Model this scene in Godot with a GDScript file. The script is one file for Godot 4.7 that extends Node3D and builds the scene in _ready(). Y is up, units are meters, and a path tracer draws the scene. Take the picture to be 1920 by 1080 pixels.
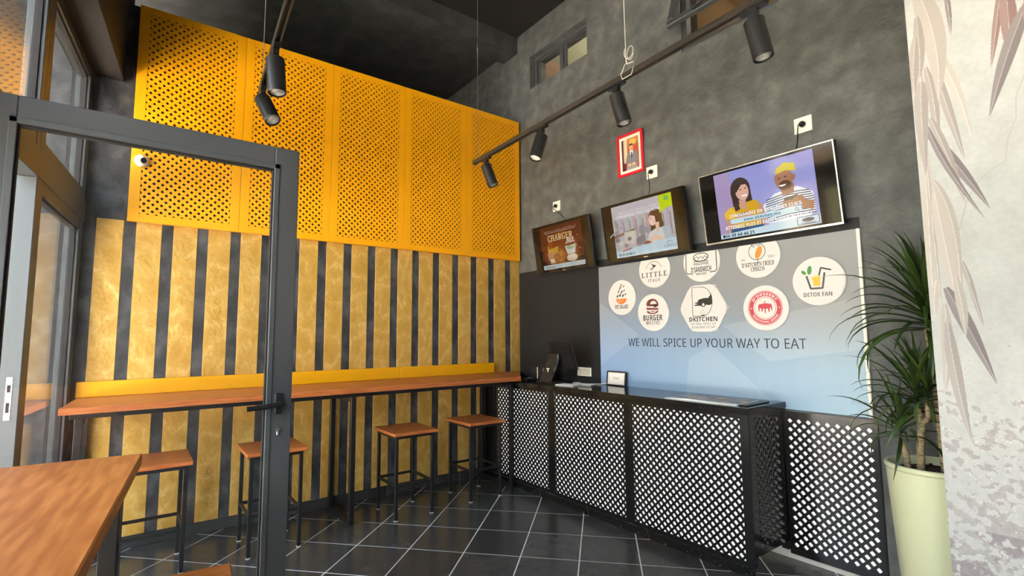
extends Node3D

const TAU8 := PI / 4.0
var M := {}
var rng := RandomNumberGenerator.new()
var sans: Font
var sans_bold: Font
var serif: Font
var serif_bold: Font
var mono: Font
const FA := -5.5                      # the shopfront stands 5.5 degrees off square
const FO := Vector3(0, 0, 3.94)

# ---------------------------------------------------------------- geometry helpers
func mb() -> SurfaceTool:
	var st := SurfaceTool.new()
	st.begin(Mesh.PRIMITIVE_TRIANGLES)
	st.set_smooth_group(-1)
	return st

func tri(st: SurfaceTool, a: Vector3, b: Vector3, c: Vector3, out: Vector3) -> void:
	# front faces run clockwise seen from «out»
	if (b - a).cross(c - a).dot(out) > 0.0:
		st.add_vertex(a); st.add_vertex(c); st.add_vertex(b)
	else:
		st.add_vertex(a); st.add_vertex(b); st.add_vertex(c)

func quad(st: SurfaceTool, a: Vector3, b: Vector3, c: Vector3, d: Vector3, out: Vector3) -> void:
	tri(st, a, b, c, out)
	tri(st, a, c, d, out)

func box(st: SurfaceTool, lo: Vector3, hi: Vector3, b := 0.003, tf := Transform3D()) -> void:
	# a box with chamfered edges
	var c := (lo + hi) / 2.0
	var h := (hi - lo) / 2.0
	b = minf(b, 0.45 * minf(h.x, minf(h.y, h.z)) * 2.0)
	for ax in 3:
		var u := (ax + 1) % 3
		var v := (ax + 2) % 3
		for s in [-1.0, 1.0]:
			var p := []
			for k in [[-1, -1], [1, -1], [1, 1], [-1, 1]]:
				var q := Vector3()
				q[ax] = s * h[ax]
				q[u] = k[0] * (h[u] - b)
				q[v] = k[1] * (h[v] - b)
				p.append(tf * (c + q))
			var n := Vector3(); n[ax] = s
			quad(st, p[0], p[1], p[2], p[3], tf.basis * n)
	if b <= 0.0:
		return
	for ax in 3:
		var u := (ax + 1) % 3
		var v := (ax + 2) % 3
		for su in [-1.0, 1.0]:
			for sv in [-1.0, 1.0]:
				var p := []
				for k in [[-1, 0], [1, 0], [1, 1], [-1, 1]]:
					var q := Vector3()
					q[ax] = k[0] * (h[ax] - b)
					q[u] = su * (h[u] - (b if k[1] else 0.0))
					q[v] = sv * (h[v] - (0.0 if k[1] else b))
					p.append(tf * (c + q))
				var n := Vector3(); n[u] = su; n[v] = sv
				quad(st, p[0], p[1], p[2], p[3], tf.basis * n)
	for sx in [-1.0, 1.0]:
		for sy in [-1.0, 1.0]:
			for sz in [-1.0, 1.0]:
				var s := Vector3(sx, sy, sz)
				tri(st, tf * (c + s * Vector3(h.x, h.y - b, h.z - b)), tf * (c + s * Vector3(h.x - b, h.y, h.z - b)), tf * (c + s * Vector3(h.x - b, h.y - b, h.z)), tf.basis * s)

func prism(st: SurfaceTool, poly: PackedVector2Array, z0: float, z1: float, tf := Transform3D(), bev := 0.0) -> void:
	# poly in x,y pushed from z0 to z1 (z1 side chamfered by bev)
	var n := poly.size()
	var cen := Vector2()
	for p in poly: cen += p / n
	var top := PackedVector2Array()
	for i in n:
		top.append(poly[i] + (cen - poly[i]).normalized() * bev)
	var idx := Geometry2D.triangulate_polygon(top)
	for k in range(0, idx.size(), 3):
		var a := top[idx[k]]; var b := top[idx[k + 1]]; var c := top[idx[k + 2]]
		tri(st, tf * Vector3(a.x, a.y, z1), tf * Vector3(b.x, b.y, z1), tf * Vector3(c.x, c.y, z1), tf.basis * Vector3(0, 0, signf(z1 - z0)))
	idx = Geometry2D.triangulate_polygon(poly)
	for k in range(0, idx.size(), 3):
		var a := poly[idx[k]]; var b := poly[idx[k + 1]]; var c := poly[idx[k + 2]]
		tri(st, tf * Vector3(a.x, a.y, z0), tf * Vector3(b.x, b.y, z0), tf * Vector3(c.x, c.y, z0), tf.basis * Vector3(0, 0, -signf(z1 - z0)))
	var area := 0.0
	for i in n:
		area += poly[i].cross(poly[(i + 1) % n])
	for i in n:
		var a := poly[i]; var b := poly[(i + 1) % n]
		var at := top[i]; var bt := top[(i + 1) % n]
		var e := b - a
		var o := Vector3(e.y, -e.x, 0) * signf(area)
		var zb := z1 - signf(z1 - z0) * bev
		quad(st, tf * Vector3(a.x, a.y, z0), tf * Vector3(b.x, b.y, z0), tf * Vector3(b.x, b.y, zb), tf * Vector3(a.x, a.y, zb), tf.basis * o)
		if bev > 0.0:
			quad(st, tf * Vector3(a.x, a.y, zb), tf * Vector3(b.x, b.y, zb), tf * Vector3(bt.x, bt.y, z1), tf * Vector3(at.x, at.y, z1), tf.basis * (o.normalized() + Vector3(0, 0, signf(z1 - z0))))

func lathe(st: SurfaceTool, prof: Array, seg := 24, tf := Transform3D()) -> void:
	# prof: Vector2(radius, y) from bottom to top on the outside
	st.set_smooth_group(1)
	for i in prof.size() - 1:
		var p: Vector2 = prof[i]
		var q: Vector2 = prof[i + 1]
		var e := q - p
		for k in seg:
			var a := TAU * k / seg
			var b := TAU * (k + 1) / seg
			var m := (a + b) / 2.0
			var o := Vector3(e.y * cos(m), -e.x, e.y * sin(m))
			var p0 := Vector3(p.x * cos(a), p.y, p.x * sin(a)); var p1 := Vector3(p.x * cos(b), p.y, p.x * sin(b))
			var q0 := Vector3(q.x * cos(a), q.y, q.x * sin(a)); var q1 := Vector3(q.x * cos(b), q.y, q.x * sin(b))
			st.set_smooth_group(i + 2)
			if p.x > 1e-5: tri(st, tf * p0, tf * p1, tf * (q1 if q.x > 1e-5 else q0), tf.basis * o)
			if q.x > 1e-5: tri(st, tf * p0, tf * q0, tf * q1, tf.basis * o)
	st.set_smooth_group(-1)

func tube(st: SurfaceTool, pts: Array, r: float, seg := 8) -> void:
	st.set_smooth_group(1)
	var rings := []
	var up := Vector3.UP
	for i in pts.size():
		var d: Vector3 = (pts[mini(i + 1, pts.size() - 1)] - pts[maxi(i - 1, 0)]).normalized()
		if absf(d.dot(up)) > 0.95: up = Vector3.RIGHT
		var x := d.cross(up).normalized()
		var y := x.cross(d).normalized()
		up = y
		var ring := []
		for k in seg:
			ring.append(pts[i] + (x * cos(TAU * k / seg) + y * sin(TAU * k / seg)) * r)
		rings.append(ring)
	for i in rings.size() - 1:
		for k in seg:
			var m: int = (k + 1) % seg
			var o: Vector3 = rings[i][k] + rings[i][m] - 2.0 * pts[i]
			quad(st, rings[i][k], rings[i][m], rings[i + 1][m], rings[i + 1][k], o)
	st.set_smooth_group(-1)
	for e in [0, pts.size() - 1]:
		var o: Vector3 = pts[0] - pts[1] if e == 0 else pts[e] - pts[e - 1]
		for k in range(1, seg - 1):
			tri(st, rings[e][0], rings[e][k], rings[e][k + 1], o)

func lattice(st: SurfaceTool, w: float, h: float, nx: int, ny: int, p: float, r: float, th: float, cx := 0.0, cy := 0.0, edge_holes := true, px := 0.0) -> void:
	# a sheet w x h in the x,y plane, centred at the origin, front face at z = th: nx by ny pitches of diagonal holes, middle at cx, cy
	var qx := px if px > 0.0 else p
	var ax := qx / 2.0
	var ay := p / 2.0
	var x0 := cx - nx * ax
	var y0 := cy - ny * ay
	var x1 := cx + nx * ax
	var y1 := cy + ny * ay
	var s := sqrt(0.5)
	for i in 2 * nx + 1:
		for j in 2 * ny + 1:
			if (i + j) % 2: continue
			var c := Vector3(x0 + i * ax, y0 + j * ay, 0)
			var solid: bool = not edge_holes and (i == 0 or j == 0 or i == 2 * nx or j == 2 * ny)
			for k in 8:
				var pts := []
				var inn := []
				var ok := true
				for kk in [k, k + 1]:
					var d := Vector2(roundf(cos(kk * TAU8) * 2.0) / 2.0, roundf(sin(kk * TAU8) * 2.0) / 2.0)
					if (i == 0 and d.x < -0.1) or (i == 2 * nx and d.x > 0.1) or (j == 0 and d.y < -0.1) or (j == 2 * ny and d.y > 0.1): ok = false
					var odd: bool = kk % 2 == 1
					pts.append(c + Vector3(cos(kk * TAU8) * ax * (s if odd else 1.0), sin(kk * TAU8) * ay * (s if odd else 1.0), 0))
					inn.append(c + Vector3(cos(kk * TAU8), sin(kk * TAU8), 0) * r * (0.75 if odd else 1.0))
				if not ok: continue
				if solid: inn = [c, c]
				for f in [0.0, th]:
					var o := Vector3(0, 0, f)
					quad(st, pts[0] + o, pts[1] + o, inn[1] + o, inn[0] + o, Vector3(0, 0, f - th / 2.0))
				if not solid:
					quad(st, inn[0], inn[1], inn[1] + Vector3(0, 0, th), inn[0] + Vector3(0, 0, th), 2.0 * c - inn[0] - inn[1])
	box(st, Vector3(-w / 2, -h / 2, 0), Vector3(x0, h / 2, th), 0.0015)
	box(st, Vector3(x1, -h / 2, 0), Vector3(w / 2, h / 2, th), 0.0015)
	box(st, Vector3(x0, -h / 2, 0), Vector3(x1, y0, th), 0.0)
	box(st, Vector3(x0, y1, 0), Vector3(x1, h / 2, th), 0.0)

# ---------------------------------------------------------------- node helpers
var taken := {}
func numbered(called: String) -> String:
	var n: int = taken.get(called, 0)
	taken[called] = n + 1
	return called if n == 0 else "%s_%03d" % [called, n]

func fin(st: SurfaceTool) -> ArrayMesh:
	st.generate_normals()
	st.index()
	return st.commit()

func tag(o: Node, label := "", category := "", group := "", kind := "") -> Node:
	if label: o.set_meta("label", label)
	if category: o.set_meta("category", category)
	if group: o.set_meta("group", group)
	if kind: o.set_meta("kind", kind)
	return o

func put(called: String, mesh: Mesh, mat: Material, parent: Node = null) -> MeshInstance3D:
	var o := MeshInstance3D.new()
	o.name = numbered(called) if parent == null else called
	o.mesh = mesh
	o.material_override = mat
	(self if parent == null else parent).add_child(o, true)
	return o

func obj(called: String, st: SurfaceTool, mat: Material, parent: Node = null) -> MeshInstance3D:
	return put(called, fin(st), mat, parent)

func thing(called: String, label: String, category: String, at := Vector3.ZERO, turn := 0.0, group := "") -> Node3D:
	var o := Node3D.new()
	o.name = numbered(called)
	add_child(o, true)
	o.position = at
	o.rotation.y = turn
	tag(o, label, category, group)
	return o

func shell(called: String, label: String, category: String, st: SurfaceTool = null, mat: Material = null) -> Node3D:
	var o: Node3D = Node3D.new() if st == null else MeshInstance3D.new()
	o.name = called
	if st != null:
		o.mesh = fin(st)
		o.material_override = mat
	add_child(o, true)
	tag(o, label, category, "", "structure")
	return o

func copy(o: Node3D, label := "") -> Node3D:
	var base := o.name.rstrip("0123456789").trim_suffix("_")
	var c: Node3D = o.duplicate()
	c.name = numbered(base)
	add_child(c, true)
	if label: c.set_meta("label", label)
	return c

func b1(lo: Vector3, hi: Vector3, bev := 0.003) -> SurfaceTool:
	var st := mb()
	box(st, lo, hi, bev)
	return st

# ---------------------------------------------------------------- materials
func noise_tex(freq: float, cols: Array, offs: Array, type := FastNoiseLite.TYPE_SIMPLEX_SMOOTH, oct := 5, warp := 0.0, size := 512, sd := 1, normal := 0.0) -> NoiseTexture2D:
	var n := FastNoiseLite.new()
	n.noise_type = type
	n.seed = sd
	n.frequency = freq
	n.fractal_octaves = oct
	n.fractal_type = FastNoiseLite.FRACTAL_FBM
	if warp > 0.0:
		n.domain_warp_enabled = true
		n.domain_warp_amplitude = warp
		n.domain_warp_frequency = freq * 0.8
		n.domain_warp_fractal_octaves = 3
	var t := NoiseTexture2D.new()
	t.width = size
	t.height = size
	t.seamless = true
	t.noise = n
	if normal > 0.0:
		t.as_normal_map = true
		t.bump_strength = normal
	elif cols.size():
		var g := Gradient.new()
		g.colors = PackedColorArray(cols)
		g.offsets = PackedFloat32Array(offs)
		t.color_ramp = g
	return t

func mat(col: Color, rough := 0.6, metal := 0.0, tex: Texture2D = null, scale := Vector3.ONE, world := true) -> StandardMaterial3D:
	var m := StandardMaterial3D.new()
	m.albedo_color = col
	m.roughness = rough
	m.metallic = metal
	if tex:
		m.albedo_texture = tex
		m.uv1_triplanar = true
		m.uv1_world_triplanar = world
		m.uv1_scale = scale
	return m

func c8(r: int, g: int, b: int) -> Color:
	return Color8(r, g, b)

func make_materials() -> void:
	var stucco := noise_tex(0.006, [c8(102, 105, 101), c8(114, 117, 113), c8(122, 125, 120), c8(144, 147, 140)], [0.2, 0.45, 0.62, 0.95], FastNoiseLite.TYPE_SIMPLEX_SMOOTH, 6, 60.0, 1024, 3)
	stucco.noise.fractal_gain = 0.56
	M.stucco = mat(Color(0.80, 0.80, 0.81), 0.62, 0.0, stucco, Vector3(0.7, 0.7, 0.7))
	M.stucco.normal_enabled = true
	M.stucco.normal_texture = noise_tex(0.012, [], [], FastNoiseLite.TYPE_SIMPLEX_SMOOTH, 5, 40.0, 512, 8, 6.0)
	M.stucco.normal_scale = 0.5
	M.lintel = mat(c8(42, 40, 38), 0.8)
	M.dark = mat(c8(74, 75, 74), 0.75, 0.0, noise_tex(0.01, [c8(215, 215, 215), c8(255, 255, 255)], [0.3, 0.7]), Vector3(0.6, 0.6, 0.6))
	var dplaster := noise_tex(0.008, [c8(58, 59, 62), c8(84, 85, 88), c8(112, 112, 114)], [0.25, 0.55, 0.9], FastNoiseLite.TYPE_SIMPLEX_SMOOTH, 6, 70.0, 512, 12)
	M.dplaster = mat(Color(0.85, 0.85, 0.85), 0.45, 0.0, dplaster, Vector3(1.3, 1.0, 1.3))
	var gold := noise_tex(0.005, [c8(210, 162, 70), c8(220, 174, 82), c8(228, 184, 96), c8(246, 216, 138)], [0.1, 0.45, 0.7, 1.0], FastNoiseLite.TYPE_SIMPLEX_SMOOTH, 5, 110.0, 1024, 21)
	gold.noise.fractal_type = FastNoiseLite.FRACTAL_RIDGED
	M.gold = mat(Color.WHITE, 0.4, 0.3, gold, Vector3(0.9, 0.75, 0.9))
	M.gold.normal_enabled = true
	M.gold.normal_texture = noise_tex(0.008, [], [], FastNoiseLite.TYPE_SIMPLEX_SMOOTH, 5, 70.0, 512, 23, 5.0)
	M.gold.normal_scale = 0.6
	M.gold_edge = mat(c8(236, 214, 160), 0.5, 0.2)
	M.ceiling = mat(c8(34, 32, 30), 0.85)
	M.yellow = mat(c8(250, 172, 6), 0.42)
	M.bright_yellow = mat(c8(255, 184, 4), 0.4)
	var woodt := noise_tex(0.011, [c8(166, 96, 50), c8(180, 108, 58), c8(188, 116, 64), c8(200, 130, 76)], [0.2, 0.45, 0.6, 0.9], FastNoiseLite.TYPE_SIMPLEX_SMOOTH, 5, 25.0, 512, 31)
	M.wood = mat(c8(255, 240, 226), 0.38, 0.0, woodt, Vector3(7, 7, 0.55), false)
	M.wood_light = mat(c8(255, 250, 228), 0.4, 0.0, woodt, Vector3(0.6, 5, 5), false)
	M.seat = mat(c8(255, 240, 226), 0.36, 0.0, woodt, Vector3(7, 7, 0.8), false)
	M.black_steel = mat(c8(30, 30, 31), 0.42, 0.2)
	M.alu = mat(c8(80, 84, 86), 0.45, 0.3)
	M.alu_dark = mat(c8(78, 80, 82), 0.36, 0.2)
	M.alu_light = mat(c8(176, 182, 184), 0.42, 0.5)
	M.gasket = mat(c8(24, 22, 22), 0.8)
	M.glass = mat(Color(0.3, 0.34, 0.34, 0.02), 0.02)
	M.glass.transparency = BaseMaterial3D.TRANSPARENCY_ALPHA
	M.glass.cull_mode = BaseMaterial3D.CULL_DISABLED
	M.door_glass = M.glass.duplicate()
	M.door_glass.metallic_specular = 0.45
	var tilet := noise_tex(0.01, [c8(88, 88, 86), c8(95, 95, 92), c8(102, 101, 98)], [0.25, 0.55, 0.85], FastNoiseLite.TYPE_SIMPLEX_SMOOTH, 6, 30.0, 512, 41)
	M.tiles = []
	for k in 4:
		var v := 0.66 + 0.035 * k
		var tm := mat(Color(v, v, v), 0.27, 0.0, tilet, Vector3(1.1, 1.1, 1.1))
		tm.uv1_offset = Vector3(0.31 * k, 0.17 * k, 0.57 * k)
		tm.roughness = 0.22
		M.tiles.append(tm)
	M.grout = mat(c8(216, 214, 206), 0.9)
	var granite := noise_tex(0.09, [c8(18, 18, 18), c8(26, 25, 24), c8(38, 36, 34), c8(120, 116, 108)], [0.3, 0.6, 0.78, 0.95], FastNoiseLite.TYPE_VALUE, 3, 0.0, 512, 51)
	M.granite = mat(Color.WHITE, 0.1, 0.0, granite, Vector3(2.4, 2.4, 2.4))
	M.gloss_black = mat(c8(20, 20, 20), 0.16)
	M.white = mat(c8(240, 240, 236), 0.5)
	M.white_glow = mat(c8(245, 245, 243), 0.4)  # white backing with a faint glow added so the lattice holes read white
	M.white_glow.emission_enabled = true
	M.white_glow.emission = c8(255, 252, 246)
	M.white_glow.emission_energy_multiplier = 0.085
	M.plastic_white = mat(c8(236, 234, 222), 0.35)
	M.plastic_grey = mat(c8(196, 194, 186), 0.4)
	M.plastic_black = mat(c8(26, 26, 27), 0.38)
	M.lamp = mat(c8(44, 43, 42), 0.36, 0.3)
	M.lens = mat(c8(236, 234, 226), 0.25)  # pale tone stands in for the reflection on one unlit lens
	M.lens_grey = mat(c8(150, 146, 138), 0.2)
	M.track = mat(c8(60, 54, 46), 0.4, 0.3)
	M.wire = mat(c8(170, 172, 170), 0.4, 0.7)
	M.cord_white = mat(c8(222, 218, 204), 0.6)
	M.cord_black = mat(c8(18, 18, 18), 0.6)
	M.chrome = mat(c8(210, 206, 198), 0.22, 0.9)
	M.red = mat(c8(206, 30, 44), 0.4)
	M.cream = mat(c8(244, 232, 214), 0.7)
	M.tan = mat(c8(190, 164, 122), 0.8)
	M.pink = mat(c8(236, 202, 170), 0.8)
	M.pale_green = mat(c8(200, 206, 172), 0.8)
	M.brown = mat(c8(58, 42, 32), 0.8)
	M.pot = mat(c8(214, 218, 178), 0.22)
	M.pot.clearcoat_enabled = true
	M.pot.clearcoat = 0.6
	M.pot.clearcoat_roughness = 0.1
	M.soil = mat(c8(74, 46, 34), 0.95, 0.0, noise_tex(0.08, [c8(120, 110, 100), c8(255, 255, 255)], [0.3, 0.7], FastNoiseLite.TYPE_CELLULAR, 2, 0.0, 256, 61), Vector3(3, 3, 3))
	M.bark = mat(c8(176, 158, 124), 0.85, 0.0, noise_tex(0.05, [c8(140, 130, 120), c8(255, 255, 255)], [0.3, 0.6], FastNoiseLite.TYPE_SIMPLEX_SMOOTH, 4, 0.0, 256, 63), Vector3(2, 14, 2))
	M.leaf = []
	for c in [c8(38, 58, 26), c8(52, 74, 30), c8(66, 88, 38)]:
		var lm := mat(c, 0.4)
		lm.cull_mode = BaseMaterial3D.CULL_DISABLED
		lm.backlight_enabled = true
		lm.backlight = Color(0.25, 0.32, 0.1)
		M.leaf.append(lm)
	M.paving = mat(c8(196, 188, 174), 0.85, 0.0, noise_tex(0.03, [c8(200, 200, 200), c8(255, 255, 255)], [0.3, 0.7], FastNoiseLite.TYPE_SIMPLEX_SMOOTH, 4, 0.0, 256, 66), Vector3(0.5, 0.5, 0.5))
	M.wing = mat(c8(42, 40, 36), 0.85)
	M.street_wall = mat(c8(98, 76, 52), 0.85)
	M.shutter_green = mat(c8(40, 92, 58), 0.6)
	M.shutter_tan = mat(c8(128, 116, 92), 0.7)

# ---------------------------------------------------------------- drawing flat print into images
func ipoly(img: Image, pts: Array, col: Color) -> void:
	var y0 := 1e9
	var y1 := -1e9
	for p in pts:
		y0 = minf(y0, p.y); y1 = maxf(y1, p.y)
	var h := img.get_height()
	for y in range(maxi(0, int(floor(y0))), mini(h, int(ceil(y1)) + 1)):
		var yc := y + 0.5
		var xs := []
		for i in pts.size():
			var a: Vector2 = pts[i]
			var b: Vector2 = pts[(i + 1) % pts.size()]
			if (a.y <= yc) != (b.y <= yc):
				xs.append(a.x + (yc - a.y) / (b.y - a.y) * (b.x - a.x))
		xs.sort()
		for k in range(0, xs.size() - 1, 2):
			var xa := int(round(xs[k])); var xb := int(round(xs[k + 1]))
			if xb > xa: img.fill_rect(Rect2i(xa, y, xb - xa, 1), col)

func iell(img: Image, cx: float, cy: float, rx: float, ry: float, col: Color, a0 := 0.0, a1 := TAU, rot := 0.0) -> void:
	var pts := []
	for k in 41:
		var a := a0 + (a1 - a0) * k / 40.0
		pts.append(Vector2(cx, cy) + Vector2(cos(a) * rx, sin(a) * ry).rotated(rot))
	ipoly(img, pts, col)

func iring(img: Image, cx: float, cy: float, r0: float, r1: float, col: Color, a0 := 0.0, a1 := TAU) -> void:
	for k in 48:
		var a := a0 + (a1 - a0) * k / 48.0
		var b := a0 + (a1 - a0) * (k + 1.06) / 48.0
		ipoly(img, [Vector2(cx + r0 * cos(a), cy + r0 * sin(a)), Vector2(cx + r1 * cos(a), cy + r1 * sin(a)), Vector2(cx + r1 * cos(b), cy + r1 * sin(b)), Vector2(cx + r0 * cos(b), cy + r0 * sin(b))], col)

func iline(img: Image, pts: Array, w: float, col: Color) -> void:
	for i in pts.size() - 1:
		var a: Vector2 = pts[i]
		var b: Vector2 = pts[i + 1]
		var d := (b - a).normalized() * w / 2.0
		var n := Vector2(-d.y, d.x)
		ipoly(img, [a + n - d * 0.4, b + n + d * 0.4, b - n + d * 0.4, a - n - d * 0.4], col)

func igrad(img: Image, r: Rect2i, c0: Color, c1: Color) -> void:
	for y in r.size.y:
		img.fill_rect(Rect2i(r.position.x, r.position.y + y, r.size.x, 1), c0.lerp(c1, float(y) / r.size.y))

func itext(img: Image, s: String, font: Font, x: float, y: float, h: float, col: Color, width := 0.0, bend := 0.0, shear := 0.0, spin := 0.0) -> void:
	# letters «h» pixels high with their middle at x, y; «width» squeezes them to that width; «bend» lays them on a circle of that radius round x, y
	var tm := TextMesh.new()
	tm.text = s
	tm.font = font
	tm.font_size = 64
	tm.pixel_size = 1.0
	tm.depth = 0.0
	tm.curve_step = 4.0
	var arr := tm.get_mesh_arrays()
	var v: PackedVector3Array = arr[Mesh.ARRAY_VERTEX]
	if v.is_empty(): return
	var idx: PackedInt32Array = arr[Mesh.ARRAY_INDEX] if arr[Mesh.ARRAY_INDEX] != null else PackedInt32Array(range(v.size()))
	var lo := Vector2(1e9, 1e9)
	var hi := -lo
	for p in v:
		lo = lo.min(Vector2(p.x, p.y)); hi = hi.max(Vector2(p.x, p.y))
	var k := h / maxf(hi.y - lo.y, 1e-3)
	var kx := width / maxf(hi.x - lo.x, 1e-3) if width > 0.0 else k
	var cen := (lo + hi) / 2.0
	for i in range(0, idx.size() - 2, 3):
		var pts := []
		for q in 3:
			var p := v[idx[i + q]]
			var d := Vector2((p.x - cen.x) * kx + (p.y - cen.y) * k * shear, -(p.y - cen.y) * k)
			if bend > 0.0:
				var a := -PI / 2 + d.x / bend
				var rr := bend - d.y
				d = Vector2(cos(a), sin(a)) * rr
			elif bend < 0.0:
				var a := PI / 2 + d.x / bend
				var rr := -bend + d.y
				d = Vector2(cos(a), sin(a)) * rr
			elif spin != 0.0:
				d = d.rotated(spin)
			pts.append(Vector2(x, y) + d)
		ipoly(img, pts, col)

func printed(img: Image, rough := 0.5, glow := 0.0) -> StandardMaterial3D:
	var m := StandardMaterial3D.new()
	var t := ImageTexture.create_from_image(img)
	m.roughness = rough
	m.texture_repeat = false
	if glow > 0.0:
		m.albedo_color = Color(0.01, 0.01, 0.01)
		m.emission_enabled = true
		m.emission_texture = t
		m.emission = Color.BLACK
		m.emission_energy_multiplier = glow
	else:
		m.albedo_texture = t
	return m

func sheet(w: float, h: float, z := 0.0) -> ArrayMesh:
	# an upright rectangle facing +z, base middle at the origin, with UVs
	var st := SurfaceTool.new()
	st.begin(Mesh.PRIMITIVE_TRIANGLES)
	var p := [Vector3(-w / 2, 0, z), Vector3(-w / 2, h, z), Vector3(w / 2, h, z), Vector3(w / 2, 0, z)]
	var u := [Vector2(0, 1), Vector2(0, 0), Vector2(1, 0), Vector2(1, 1)]
	for k in [0, 1, 2, 0, 2, 3]:
		st.set_normal(Vector3(0, 0, 1))
		st.set_uv(u[k])
		st.add_vertex(p[k])
	return st.commit()

# ================================================================ scene
func _ready() -> void:
	rng.seed = 7
	# camera, sky, exposure
	var cam := Camera3D.new()
	cam.name = "camera"
	cam.fov = 2.0 * rad_to_deg(atan(540.0 / 940.876))
	cam.near = 0.05
	cam.position = Vector3(4.665, 1.5, 3.61)
	cam.basis = Basis.from_euler(Vector3(deg_to_rad(5.36023), deg_to_rad(53.10882), deg_to_rad(-0.40816)), EULER_ORDER_YXZ)
	cam.current = true
	add_child(cam)
	var we := WorldEnvironment.new()
	we.name = "daylight"
	var env := Environment.new()
	env.background_mode = Environment.BG_SKY
	var sky := Sky.new()
	var sm := ProceduralSkyMaterial.new()
	sm.sky_top_color = Color(0.80, 0.86, 0.93)
	sm.sky_horizon_color = Color(0.93, 0.93, 0.90)
	sm.ground_bottom_color = Color(0.42, 0.40, 0.36)
	sm.ground_horizon_color = Color(0.55, 0.53, 0.48)
	sm.sun_angle_max = 1.0
	sky.sky_material = sm
	env.sky = sky
	env.background_energy_multiplier = 1.0
	env.tonemap_mode = Environment.TONE_MAPPER_LINEAR
	env.tonemap_exposure = 11.5
	env.sdfgi_enabled = true
	env.ssao_enabled = true
	env.ssil_enabled = true
	we.environment = env
	add_child(we)
	var sun := DirectionalLight3D.new()          # high behind the building: it lights the street, not the room
	sun.name = "sun"
	sun.light_color = Color(1.0, 0.98, 0.95)
	sun.light_energy = 5.0
	sun.light_angular_distance = 2.0
	sun.shadow_enabled = true
	sun.sky_mode = DirectionalLight3D.SKY_MODE_LIGHT_ONLY
	sun.basis = Basis.looking_at(Vector3(0.08, -0.95, 0.27), Vector3.UP)
	add_child(sun)

	fonts()
	make_materials()
	build_shell()
	build_shopfront()
	build_floor()
	build_panels()
	build_bars()
	build_stools()
	build_counter()
	build_mural()
	build_tvs()
	build_wall_items()
	build_tracks()
	build_counter_items()
	build_plant()
	build_outside()

func fonts() -> void:
	for f in [["Droid Sans", 400], ["Droid Sans", 700], ["Droid Serif", 400], ["Droid Serif", 700], ["Droid Sans Mono", 400]]:
		var s := SystemFont.new()
		s.font_names = PackedStringArray([f[0]])
		s.font_weight = f[1]
		if f[0] == "Droid Sans" and f[1] == 400: sans = s
		elif f[0] == "Droid Sans": sans_bold = s
		elif f[0] == "Droid Serif" and f[1] == 400: serif = s
		elif f[0] == "Droid Serif": serif_bold = s
		else: mono = s

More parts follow.
